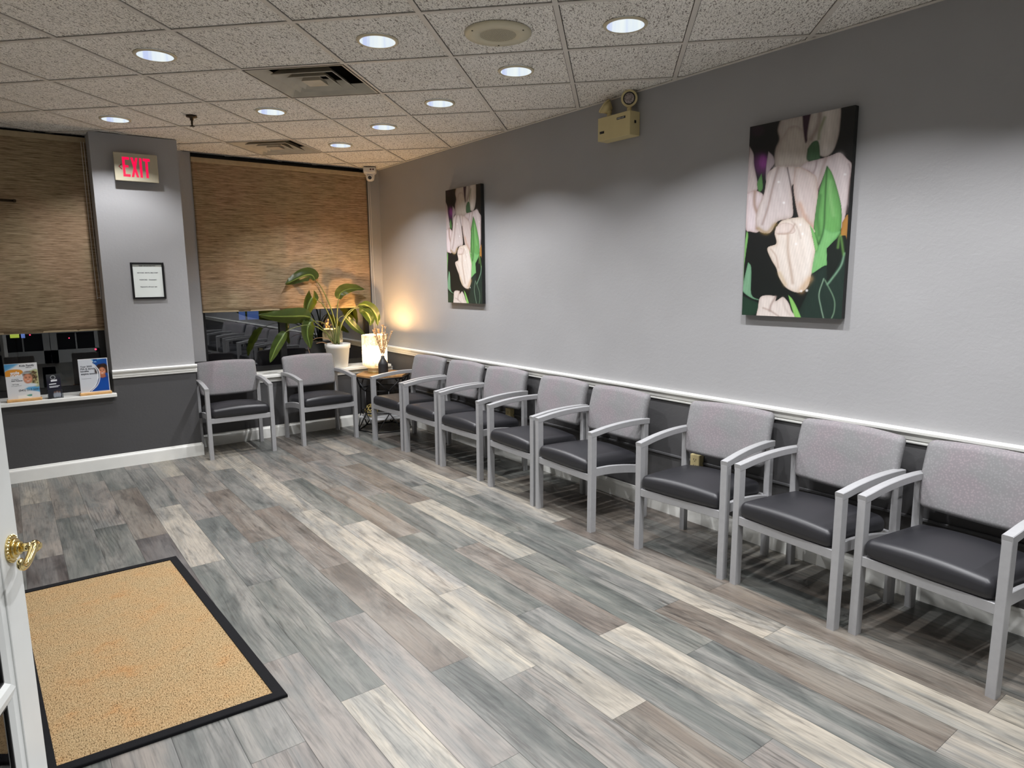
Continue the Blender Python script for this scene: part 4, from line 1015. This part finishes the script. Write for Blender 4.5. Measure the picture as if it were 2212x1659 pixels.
# ================================================================ CHAIRS
def make_chair():
    t = thing('waiting_chair', '', 'chair')
    ME = M['chair_metal']
    for s in (-1, 1):
        x = s*.2675
        # front leg
        bm = nb(); sweep_rect(bm, [(x, -.228, 0), (x, -.226, .35), (x, -.2265, .607)], .035, .044, (1, 0, 0)); link('front_leg', bm, ME, t)
        bm = nb(); sweep_rect(bm, [(x, .218, 0), (x, .218, .38), (x, .216, .628)], .033, .038, (1, 0, 0)); link('rear_leg', bm, ME, t)
        bm = nb(); pr = [(-.2485, .6115), (-.20, .6175), (-.12, .629), (-.02, .638), (.08, .642), (.17, .6415), (.242, .638)]
        sweep_rect(bm, catmull([(x, y, z) for y, z in pr], 4), .037, .034, (1, 0, 0), .0025); link('armrest', bm, ME, t)
        bm = nb(); pr = [(-.207, .372), (-.10, .370), (.0, .360), (.10, .345), (.201, .324)]
        sweep_rect(bm, catmull([(s*.266, y, z) for y, z in pr], 4), .020, .052, (1, 0, 0)); link('side_rail', bm, ME, t)
    bm = nb(); sweep_rect(bm, [(-.251, -.228, .340), (.251, -.228, .340)], .030, .044, (0, 1, 0)); link('front_rail', bm, ME, t)
    bm = nb(); sweep_rect(bm, [(-.251, .214, .330), (.251, .214, .330)], .024, .040, (0, 1, 0)); link('rear_rail', bm, ME, t)
    # seat cushion
    def fs(x, y, z):
        u, v = x/.247, y/.222
        crown = (1-u*u)*(1-v*v)
        zz = z*(1.0) + (.020*crown + .013*(1-u*u) if z > 0 else -.002) - .030*(v+1)/2*.6
        yy = y - (.008*(1-u*u) if y < 0 else 0)
        return Vector((x, yy-.030, zz+.404))
    bm = nb(); rbox(bm, (.247, .224, .040), .034, (10, 10, 1), 7, fs); link('seat', bm, M['vinyl'], t)
    # backrest: wraps forward at the sides, leans back
    def fb(x, y, z):
        u, w_ = x/.265, z/.153
        xx = x*(1 - .065*max(0, -w_)**1.5 - .0*w_)
        zz = z + (.012*(1-u*u) if z > 0 else -.010*(1-u*u))
        yy = y + .010*(1-u*u)*.9 - .006*u*u + .034*w_ + .008*w_*w_
        return Vector((xx, yy+.228, zz+.652))
    bm = nb(); rbox(bm, (.265, .029, .150), .0285, (10, 2, 8), 5, fb); link('backrest', bm, M['uphol'], t)
    for s in (-1, 1):
        bm = nb(); sweep_rect(bm, [(s*.236, .236, .545), (s*.236, .244, .62), (s*.236, .262, .74)], .026, .020, (1, 0, 0)); link('back_support', bm, ME, t)
    return t
chair = make_chair()
GRP_R = 'grey armchairs along the right wall'; GRP_B = 'grey armchairs under the window'
def place_wall(fl, fr, lab, rot=None, first=False):
    fl, fr = Vector(fl), Vector(fr)
    rz = math.atan2(fr.y-fl.y, fr.x-fl.x) if rot is None else R_(rot)
    mid = (fl+fr)/2; off = Matrix.Rotation(rz, 2) @ Vector((.0175, -.250)); c = mid-off
    if first:
        chair.location = (c.x, c.y, 0); chair.rotation_euler = (0, 0, rz); chair['label'] = lab; chair['group'] = GRP_R
    else: dup(chair, (c.x, c.y, 0), rz, lab, group=GRP_R)
place_wall((5.674, -.574), (6.213, -.622), 'grey armchair nearest the viewer, cut by the right edge of the photo', first=True)
place_wall((5.066, -.566), (5.600, -.612), 'grey armchair under the large tulip picture, one before the nearest one')
place_wall((4.455, -.612), (4.995, -.568), 'grey armchair with the ivory outlet showing under its backrest')
place_wall((3.568, -.626), (4.098, -.650), 'grey armchair left of the widest gap in the row', -2.5)
place_wall((2.974, -.606), (3.505, -.628), 'fourth grey armchair from the corner table along the right wall', -2)
place_wall((2.268, -.601), (2.795, -.588), 'third grey armchair from the corner table along the right wall', 1.5)
place_wall((1.660, -.609), (2.190, -.600), 'second grey armchair from the corner table along the right wall', 1)
place_wall((1.062, -.640), (1.590, -.610), 'grey armchair beside the corner table on the right wall, lit warm by the lamp', 3)
def place_back(fl, fr, lab, rot):
    mid = (Vector(fl)+Vector(fr))/2; rz = PI/2 + R_(rot)
    off = Matrix.Rotation(rz, 2) @ Vector((-.0175, -.250)); c = mid-off
    dup(chair, (c.x, c.y, 0), rz, lab, group=GRP_B)
place_back((.815, -2.079), (.848, -1.546), 'grey armchair against the column under the window, leftmost chair', -2.5)
place_back((.836, -1.262), (.826, -.727), 'grey armchair in front of the white plant pot under the window', 1.0)

# ================================================================ CORNER TABLE
TX, TY, TZ = .610, -.305, .585
t = thing('corner_table', 'hexagonal side table with honey wood top and black wire frame in the corner', 'side table', (TX, TY, 0))
ANG = [R_(-103+60*k) for k in range(6)]
hx = lambda r, z, k, o=0: Vector((r*math.cos(ANG[k % 6]+o), r*math.sin(ANG[k % 6]+o), z))
bm = nb(); A = [bm.verts.new(hx(.285, TZ-.018, k)) for k in range(6)]; B = [bm.verts.new(hx(.285, TZ, k)) for k in range(6)]
bm.faces.new(B); bm.faces.new(A)
for k in range(6): bm.faces.new((A[k], A[(k+1) % 6], B[(k+1) % 6], B[k]))
link('table_top', bm, M['honey'], t)
bm = nb()
A = [hx(.287, TZ-.024, k) for k in range(6)]
for k in range(6): cyl(bm, A[k], A[(k+1) % 6], .0075, n=8)
link('top_rim', bm, M['black_steel'], t)
bm = nb(); r1 = .245; o = R_(30)
for k in range(6):
    a1, a2 = hx(r1, .43, k, o), hx(r1, .20, k, o); n1, n2 = hx(r1, .43, k+1, o), hx(r1, .20, k+1, o)
    for p, q in ((a1, n1), (a2, n2), (a1, a2), (a1, hx(.275, TZ-.024, k+1)), (a1, hx(.275, TZ-.024, k)), (a2, hx(.275, .008, k)), (a2, hx(.275, .008, k+1)), (hx(.275, .008, k), hx(.275, .008, k+1))):
        cyl(bm, p, q, .0065, n=8)
link('wire_frame', bm, M['black_steel'], t)
bm = nb(); A = [bm.verts.new(hx(.262, .135, k)) for k in range(6)]; B = [bm.verts.new(hx(.262, .148, k)) for k in range(6)]
bm.faces.new(B); bm.faces.new(A)
for k in range(6): bm.faces.new((A[k], A[(k+1) % 6], B[(k+1) % 6], B[k]))
link('lower_shelf', bm, M['marble'], t)
# gold lattice ball
bm = nb(); bmesh.ops.create_icosphere(bm, subdivisions=2, radius=.062)
bmesh.ops.dissolve_limit(bm, angle_limit=.001, verts=bm.verts[:], edges=bm.edges[:])
dual = nb(); cs = {f: dual.verts.new(f.calc_center_median().normalized()*.064) for f in bm.faces}
out = nb()
for e in bm.edges:
    f = e.link_faces
    if len(f) == 2: cyl(out, cs[f[0]].co, cs[f[1]].co, .0042, n=6)
bm.free(); dual.free()
o = link('lattice_ball', out, M['gold'], None, False, (.640, -.462, .148+.0690))
tag(o, 'small gold openwork ball on the lower shelf of the corner table', 'ornament')
# lamp
t = thing('table_lamp', 'lit hexagonal alabaster table lamp on the corner table', 'lamp', (.505, -.335, TZ), R_(12))
def hexl(bm, prof, ph=0): lathe(bm, prof, 6, phase=ph); [setattr(f, 'smooth', False) for f in bm.faces]
bm = nb(); hexl(bm, [(0, .052), (.080, .052), (.127, .085), (.130, .10), (.130, .398), (.124, .398), (.124, .10), (0, .070)]); link('lamp_shade', bm, M['shade'], t)
bm = nb(); hexl(bm, [(0, .012), (.074, .012), (.078, .052), (0, .052)]); link('lamp_base', bm, simple('onyx_base', (.62, .50, .30), .3), t)
bm = nb(); hexl(bm, [(0, 0), (.080, 0), (.080, .012), (0, .012)]); link('foot_plate', bm, M['gold'], t)
ld = bpy.data.lights.new('lamp_bulb', 'POINT'); ld.energy = 30; ld.color = LAMP_COL; ld.shadow_soft_size = .035
lo = bpy.data.objects.new('bulb', ld); COL.objects.link(lo); lo.parent = t; lo.location = (0, 0, .36)
# lamp cord hanging at the wall
t = thing('power_cord', 'white lamp cord bunched and hanging behind the corner table', 'cord', (.50, -.035, .0))
bm = nb()
tube(bm, catmull([(0, 0, .57), (.004, -.004, .52), (-.006, 0, .48), (.010, -.004, .44), (-.004, 0, .40), (.008, -.002, .36), (0, 0, .30), (.05, 0, .22), (.06, 0, .03)], 5), .003, 6)
tube(bm, catmull([(-.004, -.006, .49), (.018, -.010, .44), (.016, -.010, .36), (-.010, -.010, .34), (-.014, -.008, .42), (.0, -.006, .48)], 5), .003, 6)
link('cable', bm, M['white_plastic'], t)
bm = nb(); bx(bm, (-.008, -.014, .42), (.012, .002, .445), .003); link('twist_tie', bm, M['white_plastic'], t)
# vase with dried grass
VX, VY = .690, -.335
t = thing('black_vase', 'small ribbed black bottle vase on the corner table beside the lamp', 'vase', (VX, VY, TZ))
bm = nb(); n = 40; prof = [(0, 0), (.046, 0), (.050, .004)] + [(.050 + .0012*math.sin(z*900), z) for z in np.linspace(.01, .105, 26)] + [(.046, .120), (.036, .140), (.025, .158), (.019, .172), (.0175, .192), (.014, .192), (.013, .150), (0, .10)]
lathe(bm, prof, n); link('vase_body', bm, M['vase'], t, True)
for k in range(9):
    rng = random.Random(k+11); a = rng.uniform(0, 2*PI); sp_ = rng.uniform(.02, .07); ht = rng.uniform(.18, .26)
    if k < 5: sp_ = (.085, .10, .05, .075, .04)[k]; a = (-2.3, 1.1, .4, -1.6, 2.4)[k]; ht = (.25, .235, .285, .27, .295)[k]
    P = catmull([(0, 0, .11), (.006*math.cos(a), .006*math.sin(a), .19), (sp_*.5*math.cos(a), sp_*.5*math.sin(a), .19+ht*.5), (sp_*math.cos(a), sp_*math.sin(a), .19+ht)], 8)
    bm = nb(); tube(bm, P, .0013, 5)
    for q in range(80):
        i = int(len(P)*(.42+.58*q/60)); i = min(i, len(P)-1); p = P[i]; an = rng.uniform(0, 2*PI); up = rng.uniform(.5, 1)
        d = Vector((math.cos(an)*.5, math.sin(an)*.5, up)).normalized()*rng.uniform(.012, .030)
        cyl(bm, p, p+d, .0042, .0006, 4, False)
    o = link('dried_stem', bm, M['dry'], None, loc=(VX, VY, TZ)); tag(o, ('dried grass plume leaning furthest left from the black vase', 'dried grass plume leaning furthest right from the black vase', 'tallest but one dried grass plume, right of the middle of the vase',
        'dried grass plume leaning toward the viewer in the black vase', 'tallest dried grass plume, near the middle of the black vase')[k] if k < 5 else 'thin tan dried grass stem in the middle of the bunch in the black vase', 'dried grass', 'dried grass stems in the vase')

# ================================================================ POTTED PLANT
PX, PY = .168, -.600
t = thing('flower_pot', 'white round plastic plant pot on the window sill', 'pot', (PX, PY, SR))
bm = nb(); lathe(bm, [(0, 0), (.093, 0), (.098, .004), (.123, .200), (.131, .204), (.134, .250), (.127, .252), (.121, .205), (.100, .03), (0, .03)], 56); link('pot_body', bm, M['pot'], t, True)
bm = nb(); lathe(bm, [(0, .226), (.07, .222), (.1235, .218)], 32); link('soil', bm, M['soil'], t, True)
PL = thing('potted_plant', 'leafy bird of paradise plant growing in the white pot before the blind', 'plant', (PX, PY, SR+.22))
PB = Vector((PX, PY, SR+.22))
def leaf(mid, wd, side, fold=.35, droop=0.0, nu=18, nv=8, asym=0.0, tipw=.0):
    """mid: list of midrib points; wd: half width; side: vector across; fold: how far the halves bend down"""
    P = catmull([Vector(p) for p in mid], 8); N = len(P); L = nu
    side = Vector(side).normalized(); bm = nb(); uv = bm.loops.layers.uv.new('UVMap'); rows = []
    for i in range(L+1):
        f = i/L; k = f*(N-1); k0 = min(int(k), N-2); p = P[k0].lerp(P[k0+1], k-k0)
        d = (P[min(k0+1, N-1)]-P[max(k0-1, 0)]).normalized(); s = (side - d*side.dot(d)).normalized(); n = s.cross(d)
        wv_ = wd*(math.sin(PI*min(1, (f*.92+.05))**.72)**.85 if f < 1 else 0)
        row = []
        for j in range(nv+1):
            g = -1+2*j/nv; ww = wv_*(1+asym*g)
            off = s*(g*ww*math.cos(fold*abs(g))) - n*(abs(g)*ww*math.sin(fold)) + n*(.006*math.sin(f*26+g*3)*abs(g)) + Vector((0, 0, -droop*g*g*ww))
            q_ = p+off; q_.x = max(q_.x, -.058 + .01*abs(g)) if q_.z > .3 else max(q_.x, -.09)
            row.append(((f, .5+.5*g), bm.verts.new(q_)))
        rows.append(row)
    for A, B in zip(rows[:-1], rows[1:]):
        for j in range(nv):
            q = (A[j], A[j+1], B[j+1], B[j]); fc = bm.faces.new([v for _, v in q]); fc.smooth = True
            for lp, (c, _) in zip(fc.loops, q): lp[uv].uv = c
    return link('leaf', bm, M['leaf'], PL, True)
def stem(pts, r=.0055, re=.0035, mat=None):
    bm = nb(); tube(bm, catmull([Vector(p) for p in pts], 8), r, 8, rend=re); return link('stem', bm, mat or M['stem'], PL)
leaf([(-0.048, -0.188, 0.699), (-0.048, -0.215, 0.747), (-0.038, -0.275, 0.751), (-0.028, -0.357, 0.724), (-0.018, -0.444, 0.687), (-0.008, -0.514, 0.66)], 0.082, (0.12, 0, 1), 0.55, 0, asym=0)
leaf([(0.012, 0.033, 0.499), (0.012, 0.055, 0.558), (0.002, 0.121, 0.592), (-0.008, 0.224, 0.607), (-0.018, 0.347, 0.593)], 0.062, (-0.2, -0.6, 0.8), 0.4, 0, asym=0.15)
leaf([(0.032, -0.202, 0.491), (0.032, -0.254, 0.52), (0.032, -0.296, 0.463), (0.032, -0.321, 0.389), (0.032, -0.349, 0.329)], 0.085, (0.2, 1, 0.1), 0.75, 0, asym=0)
leaf([(0.092, -0.309, 0.323), (0.102, -0.384, 0.34), (0.112, -0.523, 0.343), (0.132, -0.675, 0.35), (0.152, -0.845, 0.37)], 0.085, (0.2, 0, 1), 0.3, 0, asym=0)
leaf([(0.132, -0.586, 0.191), (0.142, -0.625, 0.141), (0.142, -0.683, 0.058), (0.142, -0.728, -0.031), (0.142, -0.758, -0.098)], 0.058, (0.3, 1, 0.3), 0.5, 0, asym=0)
leaf([(0.072, -0.262, 0.279), (0.072, -0.312, 0.268), (0.082, -0.343, 0.209), (0.082, -0.347, 0.141), (0.082, -0.334, 0.072), (0.082, -0.323, 0.006)], 0.075, (0.3, 1, 0), 0.55, 0, asym=0)
leaf([(0.052, 0.235, 0.431), (0.052, 0.296, 0.436), (0.042, 0.369, 0.401), (0.032, 0.426, 0.341), (0.032, 0.455, 0.275), (0.032, 0.456, 0.198)], 0.066, (0.3, 0.8, 0.6), 0.45, 0, asym=0)
leaf([(0.032, 0.265, 0.404), (0.012, 0.319, 0.373), (0.012, 0.356, 0.321), (0.012, 0.385, 0.255), (0.012, 0.374, 0.197)], 0.066, (0.2, 1, 0), 0.55, 0, asym=0)
leaf([(-0.018, 0.108, 0.312), (-0.018, 0.15, 0.257), (-0.018, 0.216, 0.189), (-0.018, 0.276, 0.142), (-0.018, 0.33, 0.102)], 0.042, (0, 0.7, 0.7), 0.35, 0, asym=0)
stem([(-0.003, -0.011, 0.031), (-0.008, -0.003, 0.201), (-0.018, -0.038, 0.378), (-0.038, -0.087, 0.532), (-0.048, -0.136, 0.637), (-0.048, -0.188, 0.699)], 0.0075, 0.0035)
stem([(-0.008, 0.002, 0.165), (-0.018, -0.019, 0.321), (-0.028, -0.067, 0.511)], 0.005, 0.001)
stem([(0.002, -0.005, 0.031), (0.002, 0.008, 0.306), (0.012, 0.019, 0.433), (0.012, 0.033, 0.499)], 0.0075, 0.004)
stem([(0.002, -0.023, 0.046), (0.012, -0.044, 0.218), (0.022, -0.098, 0.367), (0.032, -0.155, 0.452), (0.032, -0.202, 0.491)], 0.0085, 0.004)
stem([(0.002, -0.031, 0.04), (0.022, -0.09, 0.115), (0.042, -0.167, 0.177), (0.072, -0.254, 0.228), (0.102, -0.335, 0.247), (0.112, -0.407, 0.246), (0.132, -0.51, 0.227), (0.132, -0.586, 0.191)], 0.006, 0.0028)
stem([(0.012, -0.043, 0.034), (0.022, -0.06, 0.135), (0.042, -0.1, 0.208), (0.062, -0.17, 0.261), (0.072, -0.23, 0.281), (0.072, -0.262, 0.279)], 0.006, 0.003)
stem([(0.002, 0.01, 0.03), (0.012, 0.022, 0.129), (0.022, 0.049, 0.235), (0.032, 0.102, 0.318), (0.042, 0.168, 0.379), (0.052, 0.234, 0.429)], 0.009, 0.004)
stem([(-0.008, 0.003, 0.03), (0.002, 0.033, 0.192), (0.002, 0.083, 0.289), (0.012, 0.158, 0.379), (0.032, 0.265, 0.404)], 0.007, 0.003)
stem([(-0.008, -0.001, 0.165), (-0.008, 0.01, 0.235), (-0.018, 0.039, 0.297), (-0.018, 0.078, 0.318), (-0.018, 0.108, 0.312)], 0.005, 0.003)
stem([(0.022, -0.058, 0.036), (0.032, -0.122, 0.146), (0.052, -0.197, 0.227), (0.072, -0.249, 0.265), (0.092, -0.309, 0.323)], 0.0075, 0.0035)
stem([(0.007, -0.03, 0.026), (0.002, -0.013, 0.131), (-0.003, 0.0, 0.236)], 0.012, 0.008)
stem([(0.007, 0.011, 0.023), (0.007, 0.016, 0.129), (0.002, 0.019, 0.214)], 0.013, 0.007)
stem([(0.032, -0.054, 0.033), (0.042, -0.107, 0.079), (0.052, -0.175, 0.105), (0.062, -0.25, 0.105), (0.062, -0.301, 0.082)], 0.003, 0.002, M['brown'])
stem([(0.072, -0.331, 0.05), (0.072, -0.345, 0.017), (0.072, -0.336, -0.025), (0.082, -0.327, -0.054)], 0.002, 0.0015, M['brown'])
stem([(0.032, -0.127, 0.037), (0.052, -0.185, 0.059), (0.062, -0.253, 0.053)], 0.005, 0.002, M['brown'])

# ================================================================ DOOR MAT
MC = [Vector((2.912, -3.50, 0)), Vector((4.552, -3.432, 0)), Vector((4.593, -2.676, 0)), Vector((2.921, -2.745, 0))]
t = thing('door_mat', 'tan seagrass mat with black cloth border on the plank floor', 'mat', (3.745, -3.088, 0))
C0 = Vector((3.745, -3.088, 0))
def lerp2(u, v): return (MC[0]*(1-u)*(1-v)+MC[1]*u*(1-v)+MC[2]*u*v+MC[3]*(1-u)*v) - C0
bw_u, bw_v = .040/1.66, .040/.75
bm = nb(); nu, nv = 40, 20
G_ = [[bm.verts.new(lerp2(bw_u+(1-2*bw_u)*i/nu, bw_v+(1-2*bw_v)*j/nv) + Vector((0, 0, .0085))) for i in range(nu+1)] for j in range(nv+1)]
for j in range(nv):
    for i in range(nu): bm.faces.new((G_[j][i], G_[j][i+1], G_[j+1][i+1], G_[j+1][i]))
link('woven_field', bm, M['seagrass'], t)
bm = nb()
def ringq(a, za, b_, zb, bm):
    A = [bm.verts.new(lerp2(*p)+Vector((0, 0, za))) for p in a]; B = [bm.verts.new(lerp2(*p)+Vector((0, 0, zb))) for p in b_]
    for k in range(4): bm.faces.new((A[k], A[(k+1) % 4], B[(k+1) % 4], B[k]))
def rc(m_, n_): return [(m_, n_), (1-m_, n_), (1-m_, 1-n_), (m_, 1-n_)]
ringq(rc(0, 0), .001, rc(.0004, .0008), .010, bm); ringq(rc(.0004, .0008), .010, rc(.002, .004), .0125, bm); ringq(rc(.002, .004), .0125, rc(bw_u, bw_v), .0122, bm); ringq(rc(bw_u, bw_v), .0122, rc(bw_u, bw_v), .001, bm)
link('cloth_border', bm, M['mat_border'], t)
